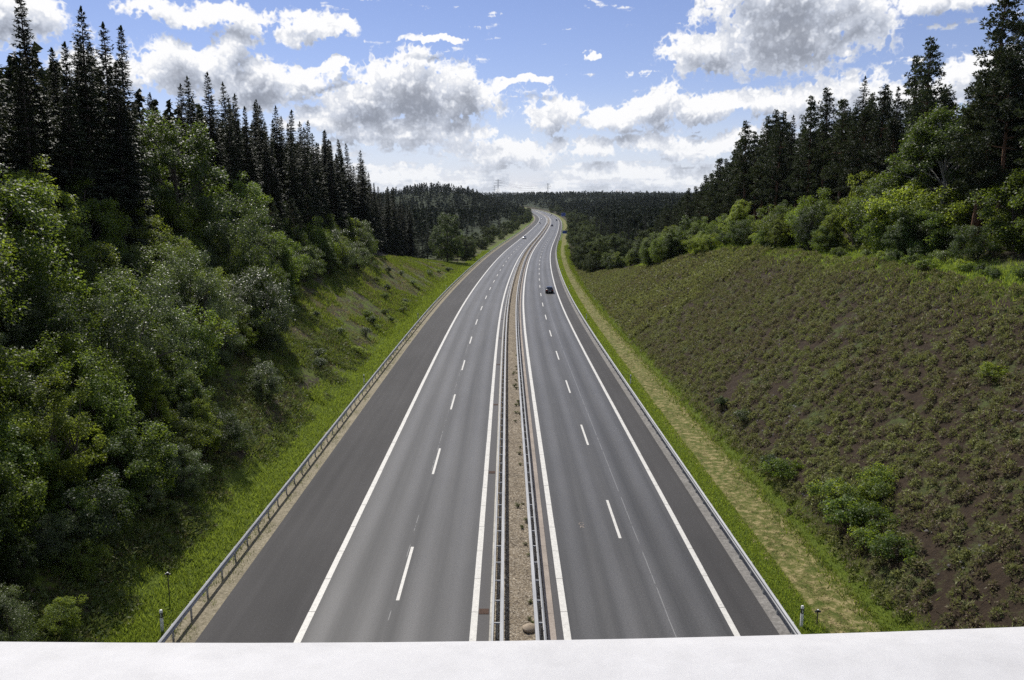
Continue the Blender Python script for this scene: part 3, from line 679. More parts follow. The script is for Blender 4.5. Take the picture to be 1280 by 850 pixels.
def spruce(seed, H, Rb, step=.44, dens=1.0, mat='needle_spruce', clear=.05, size=1.0):
    r = np.random.default_rng(seed); Ps = []; Ds = []; Ns = []; Ls = []; b = MB()
    b.tube([(0, 0, -.2), (0, 0, H * .35), (0, 0, H * .75), (0, 0, H)], [.011 * H + .05, .008 * H + .03, .003 * H + .02, .01], 7)
    z = clear * H + .2; gap = r.random(4) * 6.28
    while z < H * .985:
        t = z / H; n_b = int(r.integers(5, 8)); ln0 = Rb * (1 - t) ** .88 * (.86 + .14 * math.sin(9 * t + gap[0])) + .12; a0 = r.random() * 6.28
        for k in range(n_b):
            a = a0 + 6.28 * k / n_b + r.normal() * .25; ln = ln0 * (.62 + .5 * r.random()) * (1 + .12 * math.sin(2 * a + gap[1])); el = .42 * (t - .45) + r.normal() * .1
            dr = np.array([math.cos(a) * math.cos(el), math.sin(a) * math.cos(el), math.sin(el)]); sd_ = np.array([-math.sin(a), math.cos(a), 0]); p0 = np.array([0, 0, z + r.normal() * .1])
            m = int(max(4, ln / .20) * dens); f = (np.arange(m) + r.random(m)) / m; f = .12 + .88 * f
            sag = -.20 * ln * f * (1 - .55 * f) * (1 - t); pos = p0 + dr * (ln * f)[:, None] + np.array([0, 0, 1.0]) * sag[:, None]
            if ln > .5: b.tube([p0, p0 + dr * ln * .5 + np.array([0, 0, -.2 * ln * .36 * (1 - t)]), p0 + dr * ln * .9 + np.array([0, 0, -.2 * ln * .45 * (1 - t)])], [.02 + .008 * ln, .014, .006], 3, False)
            for sgn in (-1, 1, 0):
                w_ = (.8 - .4 * f) * (.22 + .26 * min(ln, 2.6)) * size if sgn else np.full(m, (.2 + .09 * min(ln, 3)) * size)
                dd = dr * .55 + sd_ * sgn * .8 + np.array([0, 0, -.28 if sgn else -.75 * (1 - t) + .1]); dd = dd[None] + .22 * r.normal(size=(m, 3))
                Ps.append(pos); Ds.append(dd); Ns.append(np.array([0, 0, 1.0])[None] + .45 * r.normal(size=(m, 3))); Ls.append(w_ * (.7 + .5 * r.random(m)))
        z += step * (.75 + .5 * r.random()) * (1 - .35 * t)
    P, D, N, L = (np.concatenate(x) for x in (Ps, Ds, Ns, Ls)); top = np.array([[0, 0, H - .5]] * 4)
    P = np.concatenate([P, top]); D = np.concatenate([D, np.array([[.1, 0, 1], [-.1, 0, 1], [0, .1, 1], [0, -.1, 1.]])]); N = np.concatenate([N, rdir(r, 4)]); L = np.concatenate([L, np.full(4, .7)])
    return [('trunk', b.mesh('trunk', 'bark_grey')), ('crown', leaf_mesh('crown', kites(P, D, N, L, L * .38 * (1 + .0 * L), .2), mat))]

def pine(seed, H, Rb, n_leaf=13000, clear=.34, size=.33):
    r = np.random.default_rng(seed); b = MB(); lean = r.normal(size=2) * .02 * H
    axis = lambda t: np.array([lean[0] * t * t, lean[1] * t * t, H * t])
    b.tube([axis(t) - (np.array([0, 0, .2]) if t == 0 else 0) for t in (0, .3, .6, .85, 1)], [.012 * H + .05, .010 * H + .03, .007 * H + .02, .05, .015], 7)
    C = []; rc = []; t = clear
    while t < .985:
        n_b = int(r.integers(3, 6)); prof = (1 - ((t - clear) / (1 - clear)) ** 1.5) * (.55 + .6 * min(1, (t - clear) / .18)); a0 = r.random() * 6.28
        for k in range(n_b):
            a = a0 + 6.28 * k / n_b + r.normal() * .35; ln = Rb * prof * (.45 + .7 * r.random()) + .25; el = .12 + .55 * (t - .5) + r.normal() * .14
            p0 = axis(t); tip = p0 + ln * np.array([math.cos(a) * math.cos(el), math.sin(a) * math.cos(el), math.sin(el)]); b.tube([p0, (p0 + tip) / 2 + np.array([0, 0, .08 * ln]), tip], [.03 + .012 * ln, .02, .008], 4, False)
            for f in np.linspace(.35, 1, max(2, int(ln / .5) + 1)): C.append(p0 + (tip - p0) * f + r.normal(size=3) * .16 + np.array([0, 0, .12])); rc.append((.28 + .28 * r.random()) * (.6 + .6 * (1 - t)) + .1)
        t += (.026 + .03 * r.random()) * (1.0 if t < .8 else .7)
    C = np.array(C); rc = np.array(rc); k = r.choice(len(C), n_leaf, p=rc ** 2 / (rc ** 2).sum()); d = rdir(r, n_leaf); d[:, 2] = d[:, 2] * .55 + .12
    P = C[k] + d * (rc[k] * .55)[:, None]; D = d + np.array([0, 0, .25]) + .35 * r.normal(size=(n_leaf, 3)); L = size * (.6 + .6 * r.random(n_leaf))
    return [('trunk', b.mesh('trunk', 'bark_pine')), ('crown', leaf_mesh('crown', kites(P, D, rdir(r, n_leaf), L, L * .42, .1), 'needle_pine'))]

PLANT_SEQ = {}
def plant(kind, protos, s, u, sc, label, cat, group=None, which=None, rz=None, tilt=.03, name=None, sz=None):
    pr = protos[int(rng.integers(len(protos))) if which is None else which]
    e = empty(name or kind, G3(s, u, -.08), float(rng.random() * 6.28) if rz is None else rz, (sc, sc, sc * (sz or 1.0)))
    e.rotation_euler = (float(rng.normal() * tilt), float(rng.normal() * tilt), e.rotation_euler[2])
    tag(e, label, cat, group)
    for nm, me in pr: obj(nm, me, e)
    return e

SPR = [spruce(1, 23, 4.3, .42, 1.25, size=1.12), spruce(2, 21, 3.9, .40, 1.25, size=1.12), spruce(3, 24, 4.8, .44, 1.2, size=1.15), spruce(4, 19, 3.8, .38, 1.25, size=1.1), spruce(5, 22, 4.2, .46, 1.1, size=1.2)]
PIN = [pine(11, 19, 3.4), pine(12, 21, 3.0, clear=.28), pine(13, 17, 3.8, clear=.3)]
BRO = [broadleaf(21, 13, 4.4, .3, 'leaf_dark', 30000, .22, 170, slim=.6, lump=.2, full=True, upright=.2), broadleaf(22, 11, 3.4, 1.5, 'leaf_dark', 20000, .2, 120, bark_='bark_birch', slim=.55), broadleaf(23, 13, 3.7, 1.0, 'leaf_green', 22000, .21, 130)]
GRT = [broadleaf(24, 13, 4.2, .5, 'leaf_green', 26000, .22, 150, lump=.3, full=True, upright=.3), broadleaf(25, 12, 3.6, .6, 'leaf_bright', 22000, .2, 130, lump=.32, upright=.35, full=True)]
BSH = [broadleaf(31, 5.2, 2.5, .1, 'leaf_green', 21000, .135, 110, 5, full=True, lump=.4), broadleaf(32, 4.2, 2.2, .1, 'leaf_green', 17000, .13, 95, 5, slim=.6, full=True, lump=.45), broadleaf(33, 6.4, 2.0, .1, 'leaf_bright', 19000, .135, 120, 4, upright=.5, full=True, lump=.4), broadleaf(34, 3.4, 2.0, .05, 'leaf_bright', 15000, .125, 90, 6, full=True, lump=.5)]
SIL = [broadleaf(41, 5.6, 2.7, .1, 'leaf_silver', 23000, .145, 120, 5, slim=.4, lump=.45, full=True), broadleaf(42, 4.4, 2.2, .1, 'leaf_silver', 18000, .14, 100, 5, slim=.4, full=True, lump=.45)]
DKB = [broadleaf(51, 5.6, 1.9, .05, 'leaf_dark', 18000, .13, 110, 5, upright=.4, full=True, lump=.35), broadleaf(52, 3.6, 2.1, .05, 'leaf_dark', 15000, .125, 90, 5, full=True, lump=.45)]
SMB = [broadleaf(61, 1.5, .95, .03, 'leaf_green', 2600, .12, 26, 5), broadleaf(62, 1.2, .85, .03, 'leaf_bright', 2200, .11, 22, 5), broadleaf(63, 1.7, .8, .03, 'leaf_dark', 2400, .12, 24, 5), broadleaf(64, 1.4, .9, .03, 'leaf_silver', 2400, .12, 24, 5, slim=.4)]
WEED = [broadleaf(71, .38, .22, .01, 'weed', 160, .09, 10, 4), broadleaf(72, .26, .26, .01, 'weed', 140, .08, 10, 4)]

# ---- left forest edge: spruces on top of the cutting
def place(s, table):
    for lim, text in table:
        if s < lim: return text
def forest(side, protos, kind, cat, n_rows, u0, s0, s1, gap, table, group, hfun, wob=1.6):
    for row in range(n_rows):
        s = s0 + rng.random() * gap
        while s < s1:
            u = side * (u0 + row * gap * .95 + rng.normal() * wob * .5)
            if (side < 0 and 84 < s < 104 and u > -44) or (side > 0 and 79 < s < 92 and u < 48): s += gap; continue
            lab = ('dark front row %s ' if row == 0 else 'dark %s behind the front row ') % cat + place(s, table)
            plant(kind, protos, s, u, hfun(s) * float(rng.uniform(.84, 1.12)), lab, cat, group); s += gap * (.7 + .6 * rng.random())
LT = [(50, 'at the left picture edge'), (66, 'above the broad willow bushes'), (82, 'left of the large rounded tree'), (98, 'behind the large rounded tree'), (116, 'above the young pines'), (140, 'above the grassy left slope'), (160, 'over the last willow bushes'), (185, 'past the last willow bushes'), (210, 'above the grass slope end'), (235, 'close to the left meadow'), (999, 'at the left forest end')]
RT = [(62, 'at the right picture edge'), (78, 'behind the pale birch'), (95, 'above the largest hedge bush'), (120, 'above the mid right hedge'), (150, 'above the far right hedge'), (175, 'past the middle of the hedge'), (200, 'near the right forest end'), (230, 'close to the right forest end'), (999, 'at the right forest end')]
forest(-1, SPR, 'spruce_tree', 'spruce', 3, 37.5, 24, 262, 4.0, LT, 'spruces of the left forest edge', lambda s: float(np.interp(s, [20, 50, 70, 90, 190, 262], [1.2, 1.1, .96, .95, .95, .72])))
forest(1, PIN, 'pine_tree', 'pine', 3, 45.0, 36, 262, 4.8, RT, 'pines of the right forest edge', lambda s: float(np.interp(s, [20, 75, 90, 120, 170, 262], [.85, .95, .92, .86, .98, .85])))
for s, u, sc in ((98, 46, .82), (136, 46.5, .86), (168, 45, .95), (150, 49, .9), (118, 50, .85), (84, 52, .9), (60, 51, .85)):
    plant('spruce_tree', SPR, s, u, sc, 'slim dark spruce standing among the pines of the right forest edge', 'spruce', 'spruces among the right pines')
plant('pine_tree', PIN, 79, 45.6, 1.14, 'tallest pine at the right, its layered crown sticking out above the forest', 'pine', 'pines of the right forest edge', 1, 1.0)
plant('spruce_tree', SPR, 83, -39.6, 1.06, 'spruce with the highest pointed tip against the white cloud on the left', 'spruce', 'spruces of the left forest edge', 0)

# ---- trees and shrubs one can tell apart on the left slope
plant('deciduous_tree', BRO, 95, -39.0, 1.36, 'large rounded dark green tree in front of the spruces on the left slope', 'tree', None, 0, .4)
plant('deciduous_tree', BRO, 108, -36.5, .95, 'smaller dark leafy tree just right of the large rounded tree', 'tree', None, 2)
plant('pine_tree', PIN, 112, -33.5, .62, 'low broad young pine among the left bushes below the spruces', 'pine', None, 2)
plant('pine_tree', PIN, 122, -32.5, .60, 'young pine at the upper edge of the grassy left slope', 'pine', None, 0)
plant('pine_tree', PIN, 134, -34, .66, 'young pine before the last tall spruces of the left forest', 'pine', None, 2)
for s, u, sc, pr, w_, lab in (
    (48, -31.0, 1.15, SIL, 0, 'big silvery willow bush high on the left slope near the picture edge'),
    (57, -33.0, 1.15, SIL, 0, 'broad grey green willow bush below the dark forest at the far left'),
    (66, -30.5, 1.05, SIL, 1, 'silver leaved bush catching the sun in the middle of the left slope'),
    (41, -26.0, 1.05, SIL, 1, 'bright silvery bush at the left picture edge half way down the slope'),
    (44, -24.5, 1.05, BSH, 0, 'tall leafy green bush low on the left slope, largest of the front bushes'),
    (62, -26.8, 1.0, DKB, 0, 'tall narrow dark bush standing upright in the middle of the left slope'),
    (36, -24.0, 1.0, BSH, 1, 'dense leafy bush in the lower left corner above the white rail'),
    (36.5, -20.8, .9, DKB, 1, 'dark shady bush in the lower left beside the grass verge'),
    (42, -21.0, .95, BSH, 1, 'leafy bush low on the left slope close to the guardrail grass'),
    (49, -21.6, .85, BSH, 3, 'light green bush near the foot of the left slope'),
    (53, -20.3, .75, DKB, 1, 'dark round bush at the foot of the left slope by the green verge'),
    (66, -21.0, .72, SIL, 1, 'grey green round bush at the grass edge beside the left guardrail'),
    (60, -30.0, .95, BSH, 2, 'upright yellow green bush between the two willow bushes'),
    (72, -27.5, .9, BSH, 2, 'tall light green bush at the edge of the open grass on the left slope'),
    (77, -25.5, .85, BSH, 1, 'leafy green bush overhanging the open grassy patch on the left'),
    (97, -28.6, .75, SIL, 1, 'small pointed silver bush at the top edge of the grassy left slope'),
    (101, -28.2, .6, BSH, 3, 'small round green bush next to the pointed silver bush'),
    (128, -29.5, .9, DKB, 0, 'dark bush casting shade on the top of the grassy left slope'),
    (140, -29.5, 1.0, SIL, 1, 'blue grey willow bush at the far end of the left bush line'),
    (148, -28.6, .9, SIL, 0, 'last grey green willow bush before the grass slope ends on the left')):
    plant('leafy_bush', pr, s, u, sc, lab, 'bush', 'bushes on the left cutting slope', w_)
for s, u, sc, w_, lab in ((43, -31.5, 1.05, 1, 'tall bright leafy tree at the far left edge under the forest'), (50, -33.0, 1.05, 0, 'broad leafy tree left of the willows with its crown against the spruces'), (58, -34.5, 1.0, 1, 'leafy tree squeezed between the willow bushes and the dark spruces'),
    (67, -35.5, .85, 0, 'mid green tree left of the large rounded tree'), (76, -36.5, .85, 1, 'slender leafy tree directly left of the large rounded tree'), (38, -28.5, .95, 0, 'tall green tree crown at the left edge halfway up'), (92, -36.0, .62, 1, 'light green tree right behind the large rounded tree'), (106, -35.5, .55, 0, 'small leafy tree between the young pines')):
    plant('deciduous_tree', GRT, s, u, sc, lab, 'tree', 'leafy trees before the left forest', w_, sz=1.05)
# the rest of the thicket
def u_lim(s): return float(np.interp(s, [25, 33, 45, 60, 72, 80, 88, 100, 140, 170, 300], [18.3, 18.2, 18.9, 19.4, 20.6, 23.4, 27.2, 28.8, 29.6, 30.2, 31]))
ZL = [(36, 'in the lower left corner'), (46, 'around the tall front bush'), (58, 'below the broad willows'), (70, 'near the narrow upright dark bush'), (85, 'beside the open grassy patch'), (104, 'below the large rounded tree'), (122, 'by the pointed silver bush'), (142, 'behind the blue grey willow'), (999, 'at the far end of the thicket')]
taken = []
def free(s, u, r_):
    if any((s - a) ** 2 + (u - b) ** 2 < (r_ + c) ** 2 for a, b, c in taken): return False
    taken.append((s, u, r_)); return True
for _ in range(6000):
    s = 23 + 150 * float(rng.random()) ** 1.4; u = float(rng.uniform(19, 38))
    big = float(rng.uniform(.6, 1.25)) * (1.1 if u > 25 else .74)
    if u < 22.5 and s < 60: big *= .62
    if 55 < s < 73 and u < 24.5: continue
    if u < u_lim(s) + .5 or len(taken) >= 230 or not free(s, u, .92 * big): continue
    pr = (BSH, BSH, BSH, BSH, SIL, SIL, DKB)[int(rng.integers(7))] if u < 33 else (BSH, DKB, DKB, BSH)[int(rng.integers(4))]
    hi_ = ' high up ' if u > 30 else ' halfway up ' if u > 24 else ' at the slope foot '
    plant('leafy_bush', pr, s, -u, big, {id(BSH): 'green leafy bush', id(SIL): 'silvery willow bush', id(DKB): 'dark green bush'}[id(pr)] + hi_ + place(s, ZL), 'bush', 'thicket on the left cutting slope', sz=float(rng.uniform(.9, 1.45)), tilt=.09)
for _ in range(60):
    s = float(rng.uniform(75, 235)); u = float(rng.uniform(18.5, 29))
    if u > 18.3 + 10 * rng.random(): continue
    plant('small_shrub', SMB, s, -u, float(rng.uniform(.5, .95)), 'small shrub dotted on the open grassy slope left of the road', 'shrub', 'small shrubs on the left grass slope')

# ---- right side
for s, u, sc, pr, w_, lab in (
    (90, 42.5, 1.7, BSH, 0, 'large bright green bush at the middle of the right hedge above the slope'),
    (83, 42.5, 2.1, BSH, 3, 'wide sunlit bush in the right hedge in front of the pale birch'),
    (70, 44.0, 1.6, BSH, 1, 'leafy bush at the right picture edge above the grass bench'),
    (98, 42.0, 1.35, BSH, 2, 'upright light green bush in the right hedge'),
    (106, 40.0, 1.4, BSH, 0, 'full green bush where the right hedge meets the heather slope'),
    (115, 38.5, 1.5, BSH, 3, 'rounded yellow green bush on the edge of the heather slope'),
    (97, 38.0, .8, BSH, 1, 'low bush spilling over the top of the heather slope'),
    (130, 37.0, 1.1, BSH, 2, 'pointed bright bush standing out of the right hedge line'),
    (152, 33.5, 1.2, DKB, 0, 'dark conical bush at the far end of the heather slope'),
    (64, 45, 1.5, BSH, 0, 'tall bush cut off by the right picture edge below the forest')):
    plant('leafy_bush', pr, s, u, sc, lab, 'bush', 'bushes along the top of the right slope', w_)
plant('birch_tree', BRO, 86, 46.0, 1.3, 'pale green birch in front of the dark pines on the right', 'birch', None, 1, 2.0)
plant('birch_tree', BRO, 68, 47.5, 1.2, 'birch half hidden at the right picture edge', 'birch', None, 1, .5)
ZR = [(66, 'below the birches'), (82, 'beside the largest hedge bush'), (100, 'above the mid heather slope'), (130, 'above the far heather slope'), (150, 'by the dark conical bush'), (172, 'near the heather slope end'), (999, 'by the road verge')]
cnt = 0
for _ in range(400):
    s = float(rng.uniform(48, 225)); lo = float(np.interp(s, [48, 70, 95, 130, 170, 225], [42.5, 40.5, 37.5, 34, 28, 22])); u = lo + float(rng.random() ** 1.3 * 9)
    if cnt >= 85: break
    pr = (BSH, BSH, BSH, DKB)[int(rng.integers(4))]
    plant('leafy_bush', pr, s, u, float(rng.uniform(.65, 1.35)) * float(np.interp(s, [60, 130, 225], [1.1, .95, .8])), ('sunlit green' if pr is BSH else 'dark') + (' bush at the hedge front ' if u < lo + 3 else ' bush deep in the hedge ') + place(s, ZR), 'bush', 'hedge along the top of the right slope'); cnt += 1
for s, u, sc, w_, lab in ((50.0, 17.5, 1.0, 0, 'low round shrub at the foot of the heather slope by the mown strip'), (51.8, 17.2, .8, 2, 'darker low shrub just behind the round one at the foot of the heather slope'),
    (41.2, 18.0, 1.25, 0, 'bright leafy shrub patch at the foot of the right slope near the white rail'), (42.4, 18.8, 1.2, 1, 'light green shrub in the leafy patch low on the right slope'), (40.0, 18.6, 1.1, 0, 'leafy green shrub in front of the low patch on the right slope'), (43.2, 20.4, 1.1, 1, 'pale yellow green shrub above the leafy patch on the right slope'),
    (44.6, 18.4, 1.15, 1, 'bright shrub at the back of the leafy patch on the right slope'), (41.8, 19.9, 1.0, 1, 'yellow green shrub in the middle of the leafy patch'), (38.4, 17.9, .9, 1, 'light shrub at the near end of the leafy patch'), (36.5, 18.2, 1.0, 0, 'green shrub at the bottom of the right slope just above the rail'), (47.2, 28.8, .9, 1, 'single bright shrub high on the heather slope near the right edge'), (62, 18.3, .8, 3, 'grey green shrub at the slope foot farther along the mown strip'), (67, 18.0, .7, 2, 'small dark shrub at the slope foot along the mown strip')):
    plant('small_shrub', SMB, s, u, sc, lab, 'shrub', 'low shrubs on the right slope', w_)
for _ in range(46):
    s = float(rng.uniform(55, 130)); u = float(rng.uniform(35.5, 42))
    plant('small_shrub', SMB, s, u, float(rng.uniform(.5, 1.0)), 'small shrub on the grassy bench above the heather slope', 'shrub', 'small shrubs on the right bench')
for _ in range(30):
    s = 33 + 75 * float(rng.random()) ** 1.4; u = float(rng.choice([.48, .55, .3])) + .08 * float(rng.normal())
    e = plant('weed_tuft', WEED, s, min(u, .58), float(rng.uniform(.35, .8)), 'small green weed tuft in the median gravel beside the right guardrail', 'weed', 'weeds in the median gravel'); e.location = (e.location.x, e.location.y, float(CZ(s)) + .02)

# ---- middle distance: single trees beyond the cutting
MSP = [spruce(101, 17, 2.8, .85, .55, 'far_needles', .08, 1.7), spruce(102, 15, 2.5, .85, .55, 'far_needles', .1, 1.7)]
MBR = [broadleaf(111, 11, 3.6, .1, 'far_leaves', 3600, .45, 70, slim=.7, full=True, upright=.2), broadleaf(112, 9, 3.4, .05, 'far_leaves', 3200, .42, 60, slim=.7, full=True), broadleaf(113, 6, 3.2, .0, 'far_leaves', 2800, .4, 50, 4, slim=.7, full=True)]
plant('deciduous_tree', BRO, 268, -25.0, 1.15, 'big oval tree standing alone at the foot of the left forest where the meadow ends', 'tree', None, 0, 0.0, sz=1.1)
plant('deciduous_tree', BRO, 268, -21.5, .5, 'small grey green tree right beside the big oval tree', 'tree', None, 2)
MT = [(270, 'at the very end of the cutting'), (310, 'just past the cutting'), (360, 'a little past the cutting'), (420, 'well before the low blue sign'), (480, 'before the low blue sign'), (540, 'past the low blue sign'), (620, 'between the blue signs'), (9999, 'near the tall blue sign')]
def inrow(n, s0, s1, lo, hi, side, protos, kind, cat, label, group, sc0, sc1, pw=1.4):
    for _ in range(n):
        s = s0 + (s1 - s0) * float(rng.random()) ** pw; u = side * (lo + (hi - lo) * float(rng.random()) ** 1.5)
        plant(kind, protos, s, u, float(rng.uniform(sc0, sc1)), label + (' ' + place(s, MT) if s < 760 else ''), cat, group)
inrow(60, 262, 620, 34, 75, -1, MSP, 'spruce_tree', 'spruce', 'spruce in the left wood', 'spruces beyond the left cutting', .6, .92)
inrow(60, 250, 560, 30, 75, 1, MSP, 'spruce_tree', 'spruce', 'spruce in the right wood', 'spruces beyond the right slope', .75, 1.05)
inrow(60, 285, 760, 20, 34, -1, MBR, 'deciduous_tree', 'tree', 'leafy tree along the left guardrail', 'roadside trees beyond the meadow', .5, .8)
inrow(85, 215, 760, 19, 36, 1, MBR, 'deciduous_tree', 'tree', 'leafy tree on the right verge', 'roadside trees before the signs', .6, 1.0)
inrow(40, 760, 1300, 19, 40, 1, MBR, 'deciduous_tree', 'tree', 'distant leafy tree on the outside of the far bend', 'trees along the far bend', .8, 1.1)
inrow(40, 760, 1300, 19, 40, -1, MBR, 'deciduous_tree', 'tree', 'distant leafy tree on the inside of the far bend', 'trees inside the far bend', .8, 1.1)

# ---- far woods: one mass
def mass(name, S, U, hts, wid, nk, mat, label, conifer=.75, ks=None):
    n = len(S); base = W(S, U); con = rng.random(n) < conifer
    t = rng.random((n, nk)); a = rng.random((n, nk)) * 6.283
    rr = np.where(con[:, None], (1 - t) ** .8 + .06, np.sqrt(np.clip(1 - (2 * t - .9) ** 2, .05, 1))) * (.6 + .5 * rng.random((n, nk))) * wid[:, None]
    z = np.where(con[:, None], .1 + .9 * t, .25 + .72 * t) * hts[:, None]
    P = base[:, None] + np.stack([rr * np.cos(a), rr * np.sin(a), z], -1); D = np.stack([np.cos(a), np.sin(a), np.where(con[:, None], -.45, .35) + .3 * rng.normal(size=(n, nk))], -1)
    L = (hts[:, None] * (ks or (.17 if nk > 30 else .26)) * (.7 + .6 * rng.random((n, nk)))); P = P - D * (L * .5)[..., None]
    o = obj(name, tri_mesh(name, P.reshape(-1, 3), D.reshape(-1, 3), np.array([0, 0, 1.0])[None] + .7 * rng.normal(size=(n * nk, 3)), L.ravel(), L.ravel() * .72, mat)); tag(o, label, None, None, 'stuff')
S_, U_ = rng.uniform(24, 262, 420), -rng.uniform(50, 76, 420)
S2_, U2_ = rng.uniform(36, 262, 360), rng.uniform(60, 84, 360)
def scat(n, s0, s1, x0, x1, cond):
    S = rng.uniform(s0, s1, n); Xw = rng.uniform(x0, x1, n); U = Xw - CX(np.minimum(S, 1800)); U = Xw - CX(S); k = cond(S, U, Xw); return S[k], U[k]
view = lambda S, Xw: np.abs(Xw) < .72 * S + 60
mass('forest', S_, U_, rng.uniform(15, 21.5, 420), rng.uniform(2.8, 3.8, 420), 190, 'needle_spruce', 'dark forest interior behind the spruces of the left forest edge', 1.0, .065)
mass('forest', S2_, U2_, rng.uniform(10, 15, 360), rng.uniform(2.8, 3.8, 360), 190, 'needle_pine', 'dark forest interior behind the pines of the right forest edge', .7, .065)
S, U = scat(6000, 240, 760, -420, 460, lambda s, u, x: (np.abs(u) > np.where(u < 0, 46, 40)) & view(s, x) & (np.abs(u) < 60 + .45 * s))
mass('forest', S, U, rng.uniform(8, 14.5, len(S)), rng.uniform(1.8, 3.0, len(S)), 40, 'far_needles', 'dark woods filling the valley on both sides beyond the cutting')
S, U = scat(7500, 760, 1450, -480, 560, lambda s, u, x: (np.abs(u) > 26))
mass('forest', S, U, rng.uniform(8, 13.5, len(S)), rng.uniform(2.2, 3.4, len(S)), 34, 'far_needles', 'dark wooded hill left of the far bend')
S, U = scat(9000, 1500, 2350, -1100, 1200, lambda s, u, x: np.abs(x) < .6 * s)
mass('forest', S, U, rng.uniform(11, 18, len(S)), rng.uniform(3.0, 4.6, len(S)), 12, 'far_needles', 'distant dark wooded ridge along the horizon')
S, U = scat(4500, 2800, 3900, -2000, 2200, lambda s, u, x: np.abs(x) < .6 * s)
mass('forest', S, U, rng.uniform(14, 22, len(S)), rng.uniform(5, 8, len(S)), 10, 'far_needles', 'farthest wooded ridge on the horizon')

# ---- ground cover: too many to count
def blades(name, S, U, L, Wd, mat, label, lean=.5, up=1.0):
    n = len(S); P = W(S, U, -.01); D = np.stack([rng.normal(size=n) * lean, rng.normal(size=n) * lean, np.full(n, up)], -1)
    o = obj(name, tri_mesh(name, P, D, rdir(rng, n), L, Wd, mat)); tag(o, label, None, None, 'stuff')
def near_s(n, a, b, p=2.0): return a + (b - a) * rng.random(n) ** p
n = 80000; S = near_s(n, 26, 340, 2.6); U = -rng.uniform(15.25, 19.3, n); k = fbm(S / 2.0, U / 1.2, 2) + .25 * (np.abs(-U - 17) < 1.3) > -.05; S, U = S[k], U[k]
blades('grass', S, U, rng.uniform(.12, .34, len(S)) * (1 + S / 260), rng.uniform(.02, .045, len(S)) * (1 + S / 90), 'grass_blade', 'bright green grass on the left verge behind the guardrail')
n = 16000; S = near_s(n, 26, 130, 1.7); U = -rng.uniform(14.25, 15.6, n); k = fbm(S / 1.3, U / .6, 2) > 0.02; S, U = S[k], U[k]
blades('grass', S, U, rng.uniform(.1, .35, len(S)), rng.uniform(.02, .04, len(S)) * (1 + S / 120), 'weed', 'weeds growing through the grit under the left guardrail')
n = 62000; S = near_s(n, 26, 420, 2.8); U = rng.uniform(12.1, 13.55, n)
blades('grass', S, U, rng.uniform(.08, .2, n) * (1 + S / 200), rng.uniform(.018, .04, n) * (1 + S / 80), 'grass_blade', 'mown green grass strip beside the right guardrail')
n = 30000; S = near_s(n, 26, 300, 2.4); U = rng.uniform(13.4, 16.3, n); k = fbm(S / 1.5, U / .8, 3) > .02; S, U = S[k], U[k]
blades('grass', S, U, rng.uniform(.06, .16, len(S)), rng.uniform(.018, .035, len(S)) * (1 + S / 90), 'grass_dry', 'dry straw coloured grass on the mown strip at the foot of the right slope', 1.6, .6)
n = 26000; S = near_s(n, 26, 380, 2.2); U = rng.normal(16.4, .55, n)
blades('grass', S, U, rng.uniform(.1, .34, n) * (1 + S / 220), rng.uniform(.02, .045, n) * (1 + S / 90), 'grass_blade', 'longer green grass along the foot of the heather slope')
n = 90000; S = near_s(n, 72, 270, 1.2); U = -rng.uniform(17.5, 31, n); k = (fbm(S / 6, U / 4, 3) > -.06); S, U = S[k], U[k]
blades('grass', S, U, rng.uniform(.25, .6, len(S)), rng.uniform(.05, .11, len(S)) * (1 + S / 200), 'grass_blade', 'grass on the open slope left of the road')
n = 30000; S = near_s(n, 50, 270, 1.2); U = -rng.uniform(18, 31, n); k = (fbm(S / 5 + 9, U / 3, 3) > .0) & (S > 52); S, U = S[k], U[k]
blades('grass', S, U, rng.uniform(.2, .5, len(S)), rng.uniform(.04, .08, len(S)) * (1 + S / 200), 'grass_dry', 'dry brownish grass among the green on the left slope')
n = 34000; S = near_s(n, 42, 190, 1.4); U = rng.normal(37.2, 2.3, n); U = np.where(S > 110, U - (S - 110) * .12, U)
blades('grass', S, U, rng.uniform(.2, .5, n), rng.uniform(.04, .08, n) * (1 + S / 160), 'grass_blade', 'grass on the bench above the heather slope')

def tufts(name, S, U, m, rad, hgt, mat, label, slim=.35, lsz=.2):
    n = len(S); base = W(S, U, -.02); k = np.repeat(np.arange(n), m); N_ = n * m
    a = rng.random(N_) * 6.283; e_ = rng.random(N_) ** .7 * 1.45; ro_ = rng.random(N_) ** .5
    off = np.stack([np.cos(a) * ro_ * .8, np.sin(a) * ro_ * .8, (1 - ro_ ** 2) * .45 * hgt], -1) * rad[k][:, None]
    D = np.stack([np.cos(a) * ro_ * .8, np.sin(a) * ro_ * .8, .35 + .5 * (1 - ro_)], -1) + .5 * rng.normal(size=(N_, 3)); L = lsz * (.6 + .8 * rng.random(N_)) * (.6 + .8 * rad[k])
    o = obj(name, tri_mesh(name, base[k] + off, D, unit(off + np.array([0, 0, .15])) + .6 * rdir(rng, N_), L, L * slim * 1.15, mat)); tag(o, label, None, None, 'stuff')
gs, gu = np.meshgrid(np.arange(22, 118, .78), np.arange(16.9, 35.9, .78), indexing='ij'); S = gs.ravel() + rng.normal(size=gs.size) * .22; U = gu.ravel() + rng.normal(size=gs.size) * .22
k = fbm(S / 1.6 + 7, U / 1.6, 2) + .45 * fbm(S / 7, U / 7, 2) > -.17; S, U = S[k], U[k]
tufts('heather', S, U, 120, rng.uniform(.26, .56, len(S)), 2.4, 'heather', 'low heather tufts covering the right cutting slope', .40, .17)
n = 9000; S = near_s(n, 22, 118, 1.1); U = rng.uniform(16.8, 35.8, n); k = fbm(S / 2.1 + 27, U / 2.1, 2) > -.08; S, U = S[k], U[k]
